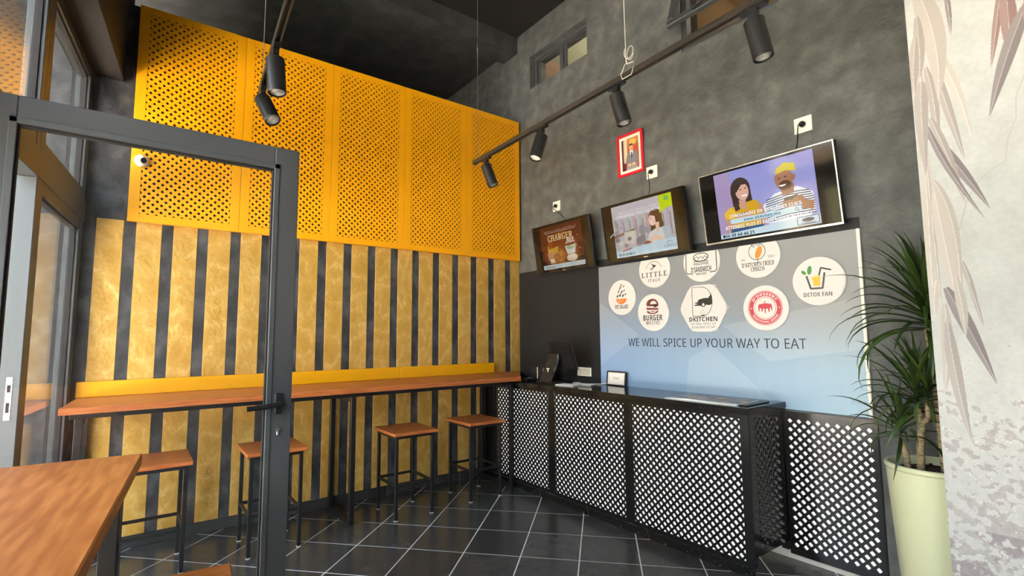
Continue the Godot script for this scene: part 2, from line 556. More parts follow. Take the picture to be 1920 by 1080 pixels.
func build_shell() -> void:
	# left wall (striped), open above 4.06 to the gallery beyond
	var wl := shell("wall_left", "dark plaster side wall with gold painted vertical stripes", "wall", b1(Vector3(-0.25, -0.1, -0.2), Vector3(0, 4.06, 4.2), 0.0), M.dplaster)
	var top := 2.37
	var k := 0
	var zs := []
	for n in range(-2, 18):
		zs.append(3.675 - 0.2335 * n)         # middles of the dark stripes
	for i in zs.size() - 1:
		var za: float = minf(zs[i] - 0.0375, 3.87)
		var zb: float = maxf(zs[i + 1] + 0.0375, 0.003)
		if za - zb < 0.05: continue
		var g := mb()
		box(g, Vector3(0.0, 0.085, zb), Vector3(0.003, top, za), 0.0012)
		obj("gold_stripe", g, M.gold, wl)
		k += 1
	# skirting tiles of the left wall
	var bl := shell("baseboard_left", "dark tile skirting along the striped wall", "baseboard")
	var z := 0.02
	var n := 0
	while z < 3.9:
		var z1 := minf(z + 0.398, 3.93)
		obj("tile", b1(Vector3(0.0, 0.0, z), Vector3(0.014, 0.082, z1), 0.002), M.tiles[n % 4], bl)
		z = z1 + 0.003
		n += 1
	# back wall with two window openings, running on to the left as the gallery's end
	var st := mb()
	var xs := [-3.2, 0.24, 1.18, 2.29, 3.10, 6.8]
	box(st, Vector3(xs[0], -0.1, -0.25), Vector3(xs[1], 5.3, 0), 0.0)
	box(st, Vector3(xs[1], -0.1, -0.25), Vector3(xs[2], 4.40, 0), 0.0)
	box(st, Vector3(xs[1], 4.80, -0.25), Vector3(xs[2], 5.3, 0), 0.0)
	box(st, Vector3(xs[2], -0.1, -0.25), Vector3(xs[3], 5.3, 0), 0.0)
	box(st, Vector3(xs[3], -0.1, -0.25), Vector3(xs[4], 3.885, 0), 0.0)
	box(st, Vector3(xs[3], 4.72, -0.25), Vector3(xs[4], 5.3, 0), 0.0)
	box(st, Vector3(xs[4], -0.1, -0.25), Vector3(xs[5], 5.3, 0), 0.0)
	shell("wall_back", "mottled dark grey concrete-plaster wall that carries the screens", "wall", st, M.stucco)
	shell("baseboard_back", "pale grey skirting strip along the foot of the back wall", "baseboard", b1(Vector3(2.72, 0, 0), Vector3(6.5, 0.055, 0.012), 0.002), M.plastic_grey)
	# ceiling, beam over the striped wall, gallery beyond it
	shell("ceiling", "very dark flat ceiling", "ceiling", b1(Vector3(-0.02, 5.165, -0.2), Vector3(6.8, 5.4, 5.2), 0.0), M.ceiling)
	shell("trim_1", "dark downstand beam above the striped wall", "beam", b1(Vector3(-0.29, 4.955, -0.0), Vector3(0.0, 5.40, 4.2), 0.0), M.dark)
	st = mb()
	box(st, Vector3(-3.2, 5.06, 0), Vector3(-0.29, 5.3, 4.4), 0.0)
	shell("ceiling_gallery", "dark ceiling of the gallery seen over the yellow panels", "ceiling", st, M.dark)
	st = mb()
	box(st, Vector3(-3.4, 3.9, -0.2), Vector3(-3.2, 5.3, 4.4), 0.0)
	box(st, Vector3(-3.2, 3.85, 4.2), Vector3(0.0, 4.15, 4.4), 0.0)
	box(st, Vector3(-3.2, 4.95, 4.2), Vector3(0.0, 5.3, 4.4), 0.0)
	box(st, Vector3(-3.2, 4.15, 4.2), Vector3(-2.8, 4.95, 4.4), 0.0)
	box(st, Vector3(-0.4, 4.15, 4.2), Vector3(0.0, 4.95, 4.4), 0.0)
	shell("wall_gallery", "dark far wall of the gallery", "wall", st, M.dark)
	var gw := shell("window_6", "added unseen window that lets daylight into the gallery", "window")  # unseen window added so daylight brightens the gallery ceiling
	for x in [-2.8, -1.62, -0.45]:
		obj("window_frame", b1(Vector3(x, 4.15, 4.27), Vector3(x + 0.05, 4.95, 4.33), 0.003), M.alu, gw)
	for yy in [4.15, 4.90]:
		obj("window_frame", b1(Vector3(-2.75, yy, 4.275), Vector3(-0.45, yy + 0.05, 4.325), 0.003), M.alu, gw)
	obj("pane", b1(Vector3(-2.76, 4.19, 4.298), Vector3(-0.44, 4.91, 4.304), 0.0), M.glass, gw)
	shell("floor_gallery", "dark floor slab of the gallery behind the panels", "floor", b1(Vector3(-3.2, 3.85, 0), Vector3(-0.25, 4.0, 4.2), 0.0), M.dark)
	# right wall
	shell("wall_right", "mottled grey plaster wall at the right end of the room", "wall", b1(Vector3(6.5, -0.1, 0), Vector3(6.7, 5.3, 5.0), 0.0), M.stucco)
	# papered wall end at the right
	build_paper_wall()
	# rooms behind the two high windows
	st = mb()
	box(st, Vector3(1.9, 3.6, -2.4), Vector3(3.9, 3.7, -0.25), 0.0)
	box(st, Vector3(1.9, 5.2, -2.4), Vector3(3.9, 5.3, -0.25), 0.0)
	box(st, Vector3(1.8, 3.6, -2.4), Vector3(1.9, 5.3, -0.25), 0.0)
	box(st, Vector3(3.9, 3.6, -2.4), Vector3(4.0, 5.3, -0.25), 0.0)
	box(st, Vector3(1.8, 3.6, -2.5), Vector3(4.0, 5.3, -2.4), 0.0)
	shell("wall_mezzanine", "tan walls of the small room behind the tilted window", "wall", st, M.tan)
	lamp_omni("mezzanine_fill_lamp", "added fill lamp for the small room behind the tilted window", Vector3(3.2, 5.2, -1.3), Color(1.0, 0.95, 0.86), 0.011)  # unseen lamp added to brighten this room
	st = mb()
	box(st, Vector3(-1.6, 4.1, -1.8), Vector3(1.6, 4.2, -0.25), 0.0)
	box(st, Vector3(-1.7, 4.1, -1.9), Vector3(-1.6, 5.4, -0.25), 0.0)
	box(st, Vector3(1.6, 4.1, -1.9), Vector3(1.7, 5.4, -0.25), 0.0)
	box(st, Vector3(-1.6, 4.1, -1.9), Vector3(1.6, 5.4, -1.8), 0.0)
	box(st, Vector3(-1.6, 5.3, -1.8), Vector3(1.6, 5.4, -1.12), 0.0)
	shell("wall_store", "dark brown walls of the store behind the small high window", "wall", st, M.brown)
	shell("ceiling_store", "pinkish left half of the store ceiling behind the small high window", "ceiling", b1(Vector3(-1.6, 5.3, -1.12), Vector3(-0.33, 5.4, -0.25), 0.0), M.pink)
	shell("ceiling_store_green", "pale green right half of the store ceiling behind the small high window", "ceiling", b1(Vector3(-0.33, 5.3, -1.12), Vector3(1.6, 5.4, -0.25), 0.0), M.pale_green)
	lamp_omni("store_fill_lamp", "added fill lamp for the store behind the small high window", Vector3(1.0, 4.72, -1.4), Color(1.0, 0.95, 0.86), 0.16)  # unseen lamp added mid-room to light the store ceiling
	high_windows()

func lamp_omni(called: String, label: String, at: Vector3, col: Color, e: float) -> void:
	var t := thing(called, label, "lamp", at)
	var st := mb()
	lathe(st, [Vector2(0.0, -0.05), Vector2(0.06, -0.04), Vector2(0.075, -0.012), Vector2(0.075, 0.0)], 16)
	var m := mat(Color(0.9, 0.88, 0.8), 0.5)
	m.emission_enabled = true
	m.emission = col
	m.emission_energy_multiplier = 0.3
	obj("lamp_shade", st, m, t)
	var l := OmniLight3D.new()
	l.name = "lamp_light"
	l.light_color = col
	l.light_energy = e
	l.light_size = 0.06
	l.omni_range = 12.0
	l.omni_attenuation = 2.0
	l.shadow_enabled = true
	l.position = Vector3(0, -0.12, 0)
	t.add_child(l)

func high_windows() -> void:
	var w := shell("window_1", "small two-pane window with dark frame high on the back wall", "window")
	var y0 := 4.40; var y1 := 4.80
	var st := mb()
	for r in [[0.24, y0, 1.18, y0 + 0.035], [0.24, y1 - 0.035, 1.18, y1], [0.24, y0 + 0.035, 0.285, y1 - 0.035], [1.135, y0 + 0.035, 1.18, y1 - 0.035], [0.69, y0 + 0.035, 0.74, y1 - 0.035]]:
		box(st, Vector3(r[0], r[1], -0.14), Vector3(r[2], r[3], -0.075), 0.004)
	obj("window_frame", st, M.alu_dark, w)
	for x in [0.285, 0.74]:
		var wd: float = 0.405 if x < 0.5 else 0.395
		st = mb()
		for r in [[x, y0 + 0.035, x + wd, y0 + 0.06], [x, y1 - 0.06, x + wd, y1 - 0.035], [x, y0 + 0.06, x + 0.025, y1 - 0.06], [x + wd - 0.025, y0 + 0.06, x + wd, y1 - 0.06]]:
			box(st, Vector3(r[0], r[1], -0.125), Vector3(r[2], r[3], -0.09), 0.003)
		obj("sash", st, M.alu_dark, w)
		obj("pane", b1(Vector3(x + 0.02, y0 + 0.055, -0.108), Vector3(x + wd - 0.02, y1 - 0.055, -0.104), 0.0), M.glass, w)
	w = shell("window_2", "high window on the back wall with its top-hung sash tilted into the room", "window")
	st = mb()
	for r in [[2.29, 3.885, 3.10, 3.925], [2.29, 4.68, 3.10, 4.72], [2.29, 3.925, 2.335, 4.68], [3.055, 3.925, 3.10, 4.68]]:
		box(st, Vector3(r[0], r[1], -0.08), Vector3(r[2], r[3], -0.01), 0.004)
	obj("window_frame", st, M.alu_dark, w)
	# the sash, hinged at its top edge
	var tf := Transform3D(Basis(Vector3.RIGHT, -0.316), Vector3(0, 4.665, 0.0))
	st = mb()
	for r in [[2.30, -0.69, 3.09, -0.63], [2.30, -0.06, 3.09, 0.0], [2.30, -0.63, 2.36, -0.06], [3.03, -0.63, 3.09, -0.06]]:
		box(st, Vector3(r[0], r[1], -0.02), Vector3(r[2], r[3], 0.025), 0.006, tf)
	var sash := obj("sash", st, M.alu, w)
	st = mb()
	box(st, Vector3(2.355, -0.635, 0.0), Vector3(3.035, -0.055, 0.004), 0.0, tf)
	obj("pane", st, M.glass, sash)
	st = mb()
	tube(st, [tf * Vector3(2.70, -0.655, 0.02), tf * Vector3(2.70, -0.66, 0.055), tf * Vector3(2.69, -0.68, 0.065), tf * Vector3(2.60, -0.70, 0.065), tf * Vector3(2.57, -0.705, 0.065)], 0.008)
	obj("handle", st, M.plastic_black, sash)

# ---------------------------------------------------------------- papered wall end
const LEAVES := [[34, 2261, 91, 2139, 106, 1971, 8, 0], [38, 2227, 71, 2047, 91, 1916, 7, 1], [26, 2274, 46, 2159, 51, 2039, 9, 0], [22, 2170, 7, 2039, 9, 1880, 6, 2],
	[32, 2181, 49, 2079, 41, 1941, 7, 1], [24, 2009, 81, 1907, 127, 1790, 8, 3], [32, 2046, 61, 1943, 85, 1809, 7, 1], [25, 2025, 47, 1917, 117, 1767, 5, 3],
	[16, 1988, 11, 1779, 7, 1538, 8, 0], [18, 1925, 18, 1740, 24, 1530, 4, 2], [27, 1883, 73, 1790, 60, 1558, 7, 2], [28, 1852, 43, 1676, 56, 1550, 10, 0],
	[68, 1673, 83, 1614, 93, 1528, 4, 1], [25, 2406, 70, 2251, 52, 2086, 17, 2], [23, 2324, 25, 2209, 18, 2155, 8, 1], [185, 2327, 166, 2203, 153, 2127, 5, 4],
	[190, 2324, 192, 2204, 186, 2120, 10, 4], [223, 2253, 178, 2145, 142, 2010, 10, 3], [84, 2364, 88, 2305, 87, 2239, 4, 3], [230, 2285, 220, 2233, 219, 2169, 6, 4],
	[16, 2270, 2, 2154, 5, 2120, 8, 1], [21, 2146, 13, 2085, 15, 1894, 10, 1], [34, 1609, 66, 1529, 110, 1380, 10, 3], [54, 1634, 65, 1548, 63, 1490, 7, 2],
	[76, 1625, 92, 1547, 97, 1504, 3, 1], [29, 1569, 31, 1445, 13, 1346, 8, 2], [31, 1523, 36, 1380, 57, 1241, 9, 1], [17, 1630, 5, 1571, 10, 1537, 6, 0]]

func build_paper_wall() -> void:
	var ppm := 600.0                               # pixels per metre of the paper
	var w := 512
	var h := 2048
	var img := Image.create_empty(w, h, false, Image.FORMAT_RGB8)
	var nz := FastNoiseLite.new(); nz.seed = 5; nz.frequency = 0.009; nz.fractal_octaves = 5
	nz.domain_warp_enabled = true; nz.domain_warp_amplitude = 25.0; nz.domain_warp_frequency = 0.01
	var n2 := FastNoiseLite.new(); n2.seed = 9; n2.frequency = 0.05; n2.fractal_octaves = 4
	var n3 := FastNoiseLite.new(); n3.seed = 14; n3.frequency = 0.034; n3.fractal_octaves = 5
	n3.domain_warp_enabled = true; n3.domain_warp_amplitude = 22.0; n3.domain_warp_frequency = 0.03; n3.domain_warp_fractal_octaves = 3
	var base := c8(184, 187, 184)
	for y in h:
		var hm := (h - y) / ppm                    # height above the floor
		var deep := clampf((1.25 - hm) / 0.9, 0.0, 1.0)
		for x in w:
			var a := nz.get_noise_2d(x, y)
			var b := n2.get_noise_2d(x, y)
			var v := 1.0 + 0.05 * a + 0.035 * b
			var c := base * v
			if deep > 0.0:
				var t := n3.get_noise_2d(x, y * 1.2) + 0.6 * a - 0.33 + 0.52 * deep - 0.0006 * (x - 100)
				if t > 0.0:
					c = c8(166, 162, 160) * (1.0 + 0.07 * b)
					if deep > 0.62 and a + 0.35 * b > 0.08: c = c8(146, 138, 140) * (1.0 + 0.08 * b)
				elif t > -0.05: c = c8(214, 213, 209)
				elif t > -0.08: c = c8(176, 173, 166)
			elif hm < 1.75 and hm > 1.1 and b > 0.30 and n3.get_noise_2d(x * 1.7, y * 1.7) > 0.25: c = c8(178, 175, 166)
			img.set_pixel(x, y, Color(clampf(c.r, 0, 1), clampf(c.g, 0, 1), clampf(c.b, 0, 1)))
	var S := 1.756
	var at := func(x: float, y: float) -> Vector2: return Vector2((x / 1000.0 * S) * ppm, h - (1.5 + (y / 1000.0 - 1.5) * S) * ppm)
	var crack := []
	for c in [[213, 2104], [188, 2040], [184, 1991], [168, 1947], [160, 1896], [125, 1873], [110, 1855], [89, 1816], [67, 1747]]:
		crack.append(at.call(c[0] + rng.randf_range(-2, 2), c[1]))
	iline(img, crack, 2.2, c8(172, 168, 156))
	var cols := [c8(182, 175, 167), c8(154, 147, 142), c8(170, 163, 156), c8(122, 113, 114), c8(136, 110, 106)]
	for L in LEAVES:
		var p0: Vector2 = at.call(L[0], L[1]); var p1: Vector2 = at.call(L[2], L[3]); var p2: Vector2 = at.call(L[4], L[5])
		var hw: float = L[6] / 1000.0 * S * ppm * 1.45
		var lft := []; var rgt := []; var mid := []
		for i in 17:
			var t := i / 16.0
			var p := p0.lerp(p1, t).lerp(p1.lerp(p2, t), t)
			var d := (p0.lerp(p1, minf(t + 0.01, 1)).lerp(p1.lerp(p2, minf(t + 0.01, 1)), minf(t + 0.01, 1)) - p0.lerp(p1, t - 0.01).lerp(p1.lerp(p2, t - 0.01), t - 0.01)).normalized()
			var wd: float = hw * pow(sin(PI * pow(clampf(t * 0.93 + 0.05, 0, 1), 0.75)), 0.9)
			lft.append(p + Vector2(-d.y, d.x) * wd); rgt.append(p - Vector2(-d.y, d.x) * wd); mid.append(p)
		var col: Color = cols[L[7]]
		rgt.reverse()
		ipoly(img, lft + rgt, col)
		var half := mid.duplicate(); half.reverse()
		ipoly(img, lft + half, col.lightened(0.12))
		iline(img, mid, 1.6, col.lightened(0.35))
	var m := printed(img, 0.7)
	m.texture_repeat = true
	m.uv1_scale = Vector3.ONE
	var st := SurfaceTool.new()
	st.begin(Mesh.PRIMITIVE_TRIANGLES)
	var x0 := 4.0; var x1 := 5.6; var z := 0.8; var z0 := 0.5; var y1 := 5.165
	var uv := func(u: float, y: float) -> Vector2: return Vector2(u * ppm / w, (h - y * ppm) / h)
	var faces := [[Vector3(x0, 0, z), Vector3(x1, 0, z), Vector3(x1, y1, z), Vector3(x0, y1, z), Vector3(0, 0, 1), 0.0, x1 - x0],
		[Vector3(x0, 0, z0), Vector3(x0, 0, z), Vector3(x0, y1, z), Vector3(x0, y1, z0), Vector3(-1, 0, 0), z0 - z, 0.0],
		[Vector3(x1, 0, z0), Vector3(x0, 0, z0), Vector3(x0, y1, z0), Vector3(x1, y1, z0), Vector3(0, 0, -1), x1 - x0, 0.0],
		[Vector3(x1, 0, z), Vector3(x1, 0, z0), Vector3(x1, y1, z0), Vector3(x1, y1, z), Vector3(1, 0, 0), 1.0, 1.3]]
	for f in faces:
		var u := [uv.call(f[5], 0.0), uv.call(f[6], 0.0), uv.call(f[6], y1), uv.call(f[5], y1)]
		for k in [0, 2, 1, 0, 3, 2]:
			st.set_normal(f[4]); st.set_uv(u[k]); st.add_vertex(f[k])
	var o := MeshInstance3D.new()
	o.name = "wall_papered"
	o.mesh = st.commit()
	o.material_override = m
	add_child(o, true)
	tag(o, "white wall end papered with a peeling-plaster and hanging-leaf print", "wall", "", "structure")

# ---------------------------------------------------------------- shopfront
func build_shopfront() -> void:
	var turn := deg_to_rad(FA)
	# left light beside the striped wall
	var w := shell("window_3", "tall grey-framed shopfront glazing between the striped wall and the doorway", "window")
	w.position = FO; w.rotation.y = turn
	_glazing(w, 0.02, 1.17, 0.0, 2.335, 0.11)
	# strike plate in the jamb
	var st := mb()
	box(st, Vector3(1.170, 1.10, 0.028), Vector3(1.173, 1.31, 0.052), 0.001)
	var sp := obj("strike_plate", st, M.chrome, w)
	st = mb()
	box(st, Vector3(1.1725, 1.235, 0.033), Vector3(1.1735, 1.272, 0.047), 0.0)
	box(st, Vector3(1.1725, 1.135, 0.033), Vector3(1.1735, 1.185, 0.047), 0.0)
	obj("latch_hole", st, M.gasket, sp)
	w = shell("window_4", "upper grey-framed shopfront lights over the transom", "window")
	w.position = FO; w.rotation.y = turn
	_glazing(w, 0.02, 1.17, 2.48, 3.43, 0.10)
	_glazing(w, 1.17, 2.38, 2.48, 3.43, 0.06)
	w = shell("window_5", "grey-framed shopfront glazing behind the window bar", "window")
	w.position = FO; w.rotation.y = turn
	var s := 2.30
	while s < 6.4:
		_glazing(w, s, s + 1.36, 0.0, 2.335, 0.07)
		_glazing(w, s, s + 1.36, 2.48, 3.43, 0.07)
		s += 1.36
	st = mb()
	box(st, Vector3(0.0, 2.335, -0.005), Vector3(6.55, 2.48, 0.085), 0.004)
	var tr := shell("trim_2", "grey metal transom rail across the shopfront", "rail", st, M.alu)
	tr.position = FO; tr.rotation.y = turn
	st = mb()
	box(st, Vector3(-0.3, 3.43, -0.17), Vector3(6.75, 5.3, 0.12), 0.0)
	box(st, Vector3(6.38, 0, -0.02), Vector3(6.6, 3.43, 0.1), 0.0)
	box(st, Vector3(-0.3, -0.1, 0.0), Vector3(0.02, 3.43, 0.12), 0.0)
	var uf := shell("wall_front", "dark deep lintel wall above the shopfront glazing", "wall", st, M.lintel)
	uf.position = FO; uf.rotation.y = turn
	# the open door leaf
	var d := shell("door_1", "open grey-framed glass door leaf with black lever handle", "door")
	d.position = Vector3(2.215, 0, 0)
	var z0 := 3.037; var z1 := 4.08; var y0 := 0.012; var y1 := 2.357
	for r in [[z0, z0 + 0.102, y0, y1], [z1 - 0.102, z1, y0, y1]]:
		obj("stile", b1(Vector3(0, r[2], r[0]), Vector3(0.05, r[3], r[1]), 0.003), M.alu_dark, d)
	for r in [[y0, y0 + 0.12], [y1 - 0.1, y1]]:
		obj("rail", b1(Vector3(0.0005, r[0], z0 + 0.102), Vector3(0.0495, r[1], z1 - 0.102), 0.003), M.alu_dark, d)
	st = mb()
	var gi := [z0 + 0.082, z1 - 0.082, y0 + 0.10, y1 - 0.08]
	for r in [[gi[0], gi[0] + 0.022, gi[2], gi[3]], [gi[1] - 0.022, gi[1], gi[2], gi[3]], [gi[0], gi[1], gi[2], gi[2] + 0.022], [gi[0], gi[1], gi[3] - 0.022, gi[3]]]:
		box(st, Vector3(0.04, r[2], r[0]), Vector3(0.0535, r[3], r[1]), 0.002)
	obj("glazing_bead", st, M.alu, d)
	st = mb()
	for r in [[z0 + 0.1, z0 + 0.11, gi[2] + 0.01, gi[3]], [z1 - 0.11, z1 - 0.1, gi[2] + 0.01, gi[3]], [z0 + 0.1, z1 - 0.1, gi[2] + 0.018, gi[2] + 0.026], [z0 + 0.1, z1 - 0.1, gi[3] - 0.03, gi[3] - 0.02]]:
		box(st, Vector3(0.018, r[2], r[0]), Vector3(0.042, r[3], r[1]), 0.0)
	obj("gasket", st, M.gasket, d)
	obj("pane", b1(Vector3(0.024, y0 + 0.125, z0 + 0.106), Vector3(0.030, y1 - 0.104, z1 - 0.106), 0.0), M.door_glass, d)
	# lever handle with its rose, cylinder below
	st = mb()
	box(st, Vector3(0.05, 1.165, 3.075), Vector3(0.062, 1.255, 3.107), 0.004)
	tube(st, [Vector3(0.06, 1.213, 3.091), Vector3(0.10, 1.213, 3.091)], 0.011, 10)
	tube(st, [Vector3(0.100, 1.213, 3.083), Vector3(0.104, 1.211, 3.10), Vector3(0.102, 1.204, 3.16), Vector3(0.100, 1.202, 3.222)], 0.0105, 10)
	obj("handle", st, M.plastic_black, d)
	st = mb()
	lathe(st, [Vector2(0.0, 0), Vector2(0.009, 0.0), Vector2(0.009, 0.006), Vector2(0, 0.0065)], 14, Transform3D(Basis(Vector3.BACK, -PI / 2), Vector3(0.05, 1.098, 3.090)))
	box(st, Vector3(0.05, 1.075, 3.0855), Vector3(0.056, 1.098, 3.0945), 0.001)
	obj("lock_cylinder", st, M.chrome, d)

func _glazing(w: Node3D, s0: float, s1: float, y0: float, y1: float, fw: float) -> void:
	var st := mb()
	box(st, Vector3(s0, y0, 0), Vector3(s0 + fw, y1, 0.08), 0.003)
	box(st, Vector3(s1 - fw, y0, 0), Vector3(s1, y1, 0.08), 0.003)
	box(st, Vector3(s0 + fw, y0, 0.002), Vector3(s1 - fw, y0 + 0.07, 0.078), 0.003)
	box(st, Vector3(s0 + fw, y1 - 0.07, 0.002), Vector3(s1 - fw, y1, 0.078), 0.003)
	obj("window_frame", st, M.alu, w)
	st = mb()
	for r in [[s0 + fw, y0 + 0.07, s0 + fw + 0.012, y1 - 0.07], [s1 - fw - 0.012, y0 + 0.07, s1 - fw, y1 - 0.07], [s0 + fw, y0 + 0.07, s1 - fw, y0 + 0.082], [s0 + fw, y1 - 0.082, s1 - fw, y1 - 0.07]]:
		box(st, Vector3(r[0], r[1], 0.018), Vector3(r[2], r[3], 0.05), 0.0)
	obj("gasket", st, M.gasket, w)
	obj("pane", b1(Vector3(s0 + fw + 0.004, y0 + 0.074, 0.03), Vector3(s1 - fw - 0.004, y1 - 0.074, 0.036), 0.0), M.glass, w)

# ---------------------------------------------------------------- floor tiles
func build_floor() -> void:
	var st := mb()
	box(st, Vector3(-0.2, -0.12, -0.2), Vector3(6.7, -0.0015, 4.7), 0.0)
	var fl := shell("floor", "dark grey stone tiles laid diagonally with pale joints", "floor", st, M.grout)
	var room := PackedVector2Array([Vector2(0.012, 0.0), Vector2(6.5, 0.0), Vector2(6.5, 4.56), Vector2(0.012, 3.94)])
	var o := Vector2(1.253, 1.392)
	var e := Vector2(cos(deg_to_rad(-43.2)), sin(deg_to_rad(-43.2)))
	var d := Vector2(-e.y, e.x)
	var le := 0.398; var ld := 0.428
	var n := 0
	for i in range(-12, 14):
		for j in range(-12, 14):
			var c := o + e * le * i + d * ld * j
			var g := 0.004
			var q := PackedVector2Array([c + e * g + d * g, c + e * (le - g) + d * g, c + e * (le - g) + d * (ld - g), c + e * g + d * (ld - g)])
			for p in Geometry2D.intersect_polygons(q, room):
				var ar := 0.0
				var cm := Vector2()
				for k in p.size():
					ar += p[k].cross(p[(k + 1) % p.size()]) / 2.0
					cm += p[k] / p.size()
				if absf(ar) < 0.002: continue
				var tt := mb()
				prism(tt, p, 0.0, 0.0045 + rng.randf() * 0.0004, Transform3D(Basis(Vector3(1, 0, 0), Vector3(0, 0, 1), Vector3(0, 1, 0)), Vector3(0, -0.0045, 0)), 0.0012)
				obj("tile", tt, M.tiles[(i * 7 + j * 3 + 64) % 4], fl)
				n += 1

# ---------------------------------------------------------------- yellow lattice panels, strip, camera
func build_panels() -> void:
	var labels := ["yellow lattice panel with the white camera, first from the shopfront", "yellow lattice panel second from the shopfront, behind the door's top corner",
		"yellow lattice panel in the middle of the five", "yellow lattice panel second from the back wall", "yellow lattice panel that meets the grey back wall"]
	var st := mb()
	lattice(st, 0.731, 1.686, 11, 29, 0.0542, 0.0125, 0.012)
	box(st, Vector3(-0.3655, -0.843, -0.03), Vector3(-0.3535, 0.843, -0.0001), 0.001)
	box(st, Vector3(0.3535, -0.843, -0.03), Vector3(0.3655, 0.843, -0.0001), 0.001)
	box(st, Vector3(-0.3535, -0.843, -0.03), Vector3(0.3535, -0.831, -0.0001), 0.001)
	box(st, Vector3(-0.3535, 0.831, -0.03), Vector3(0.3535, 0.843, -0.0001), 0.001)
	var m := fin(st)
	for i in 5:
		var o := put("lattice_panel", m, M.yellow)
		tag(o, labels[i], "panel", "yellow lattice panels on the striped wall")
		o.position = Vector3(0.048, 3.206, 3.697 - 0.3665 - 0.7335 * i)
		o.rotation.y = PI / 2
	for i in 2:
		var z0: float = [1.515, 0.395][i]
		var z1: float = [3.915, 1.513][i]
		var s := obj("backsplash_strip", b1(Vector3(0.005, 1.088, z0), Vector3(0.045, 1.196, z1), 0.003), M.bright_yellow)
		tag(s, ["longer bright yellow upstand strip on the wall bar, from the shopfront end", "shorter bright yellow upstand strip on the wall bar, towards the counter"][i], "strip", "yellow upstand strips on the wall bar")
	var t := thing("security_camera", "small white dome camera with dark lens on the first yellow panel", "camera", Vector3(0.0605, 2.822, 3.632))
	var bas := Basis(Vector3.BACK, -PI / 2)
	st = mb()
	lathe(st, [Vector2(0.043, 0.0), Vector2(0.045, 0.004), Vector2(0.045, 0.018), Vector2(0.040, 0.022), Vector2(0.0, 0.022)], 24, Transform3D(bas, Vector3.ZERO))
	obj("base", st, M.plastic_white, t)
	var dir := Vector3(0.86, -0.28, -0.42).normalized()
	var q := Basis(Quaternion(Vector3.UP, dir))
	st = mb()
	var prof := []
	for k in 10:
		var a := -PI / 2 + k * (PI / 2 + 0.95) / 9.0
		prof.append(Vector2(maxf(0.0, 0.036 * cos(a)), 0.036 * sin(a)))
	prof.append(Vector2(0.019, 0.026))
	obj("ball", _lathed(prof, Transform3D(q, Vector3(0.034, 0, 0))), M.plastic_white, t)
	obj("lens", _lathed([Vector2(0.0205, 0.024), Vector2(0.0205, 0.0305), Vector2(0.012, 0.033), Vector2(0.0, 0.0335)], Transform3D(q, Vector3(0.034, 0, 0))), M.plastic_black, t)

func _lathed(prof: Array, tf: Transform3D, seg := 24) -> SurfaceTool:
	var st := mb()
	lathe(st, prof, seg, tf)
	return st

# ---------------------------------------------------------------- bars
func build_bars() -> void:
	var t := thing("wall_bar", "long wooden bar shelf along the striped wall on black steel frames", "bar")
	var st := mb()
	var pl := PackedVector2Array([Vector2(0.005, 0.012), Vector2(0.665, 0.505), Vector2(0.665, 3.945), Vector2(0.005, 3.905)])
	prism(st, pl, 1.046, 1.087, Transform3D(Basis(Vector3(1, 0, 0), Vector3(0, 0, 1), Vector3(0, 1, 0)), Vector3.ZERO), 0.003)
	obj("bar_top", st, M.wood, t)
	st = mb()
	box(st, Vector3(0.545, 1.008, 0.53), Vector3(0.585, 1.046, 3.90), 0.002)
	box(st, Vector3(0.02, 1.008, 0.53), Vector3(0.06, 1.046, 3.88), 0.002)
	obj("top_rail", st, M.black_steel, t)
	for z in [0.553, 2.155, 3.855]:
		st = mb()
		box(st, Vector3(0.54, 0.0, z - 0.02), Vector3(0.58, 1.008, z + 0.02), 0.002)
		box(st, Vector3(0.018, 0.0, z - 0.02), Vector3(0.066, 1.008, z + 0.02), 0.002)
		box(st, Vector3(0.066, 0.0, z - 0.024), Vector3(0.54, 0.04, z + 0.024), 0.002)
		box(st, Vector3(0.066, 0.968, z - 0.024), Vector3(0.54, 1.008, z + 0.024), 0.002)
		obj("leg_frame", st, M.black_steel, t)
	# window bar, square to the shopfront
	var u := thing("window_bar", "wooden window bar table by the open door, nearest the viewer", "table", Vector3(2.385, 0, 3.565), deg_to_rad(FA))
	st = mb()
	box(st, Vector3(0, 1.046, 0), Vector3(3.4, 1.087, 0.585), 0.004)
	obj("tabletop", st, M.wood_light, u)
	st = mb()
	box(st, Vector3(0.06, 1.008, 0.05), Vector3(3.34, 1.046, 0.09), 0.002)
	box(st, Vector3(0.06, 1.008, 0.49), Vector3(3.34, 1.046, 0.53), 0.002)
	obj("top_rail", st, M.black_steel, u)
	for x in [0.085, 1.7, 3.30]:
		st = mb()
		box(st, Vector3(x - 0.025, 0.0, 0.045), Vector3(x + 0.025, 1.008, 0.095), 0.002)
		box(st, Vector3(x - 0.025, 0.0, 0.485), Vector3(x + 0.025, 1.008, 0.535), 0.002)
		box(st, Vector3(x - 0.025, 0.0, 0.095), Vector3(x + 0.025, 0.04, 0.485), 0.002)
		obj("leg_frame", st, M.black_steel, u)

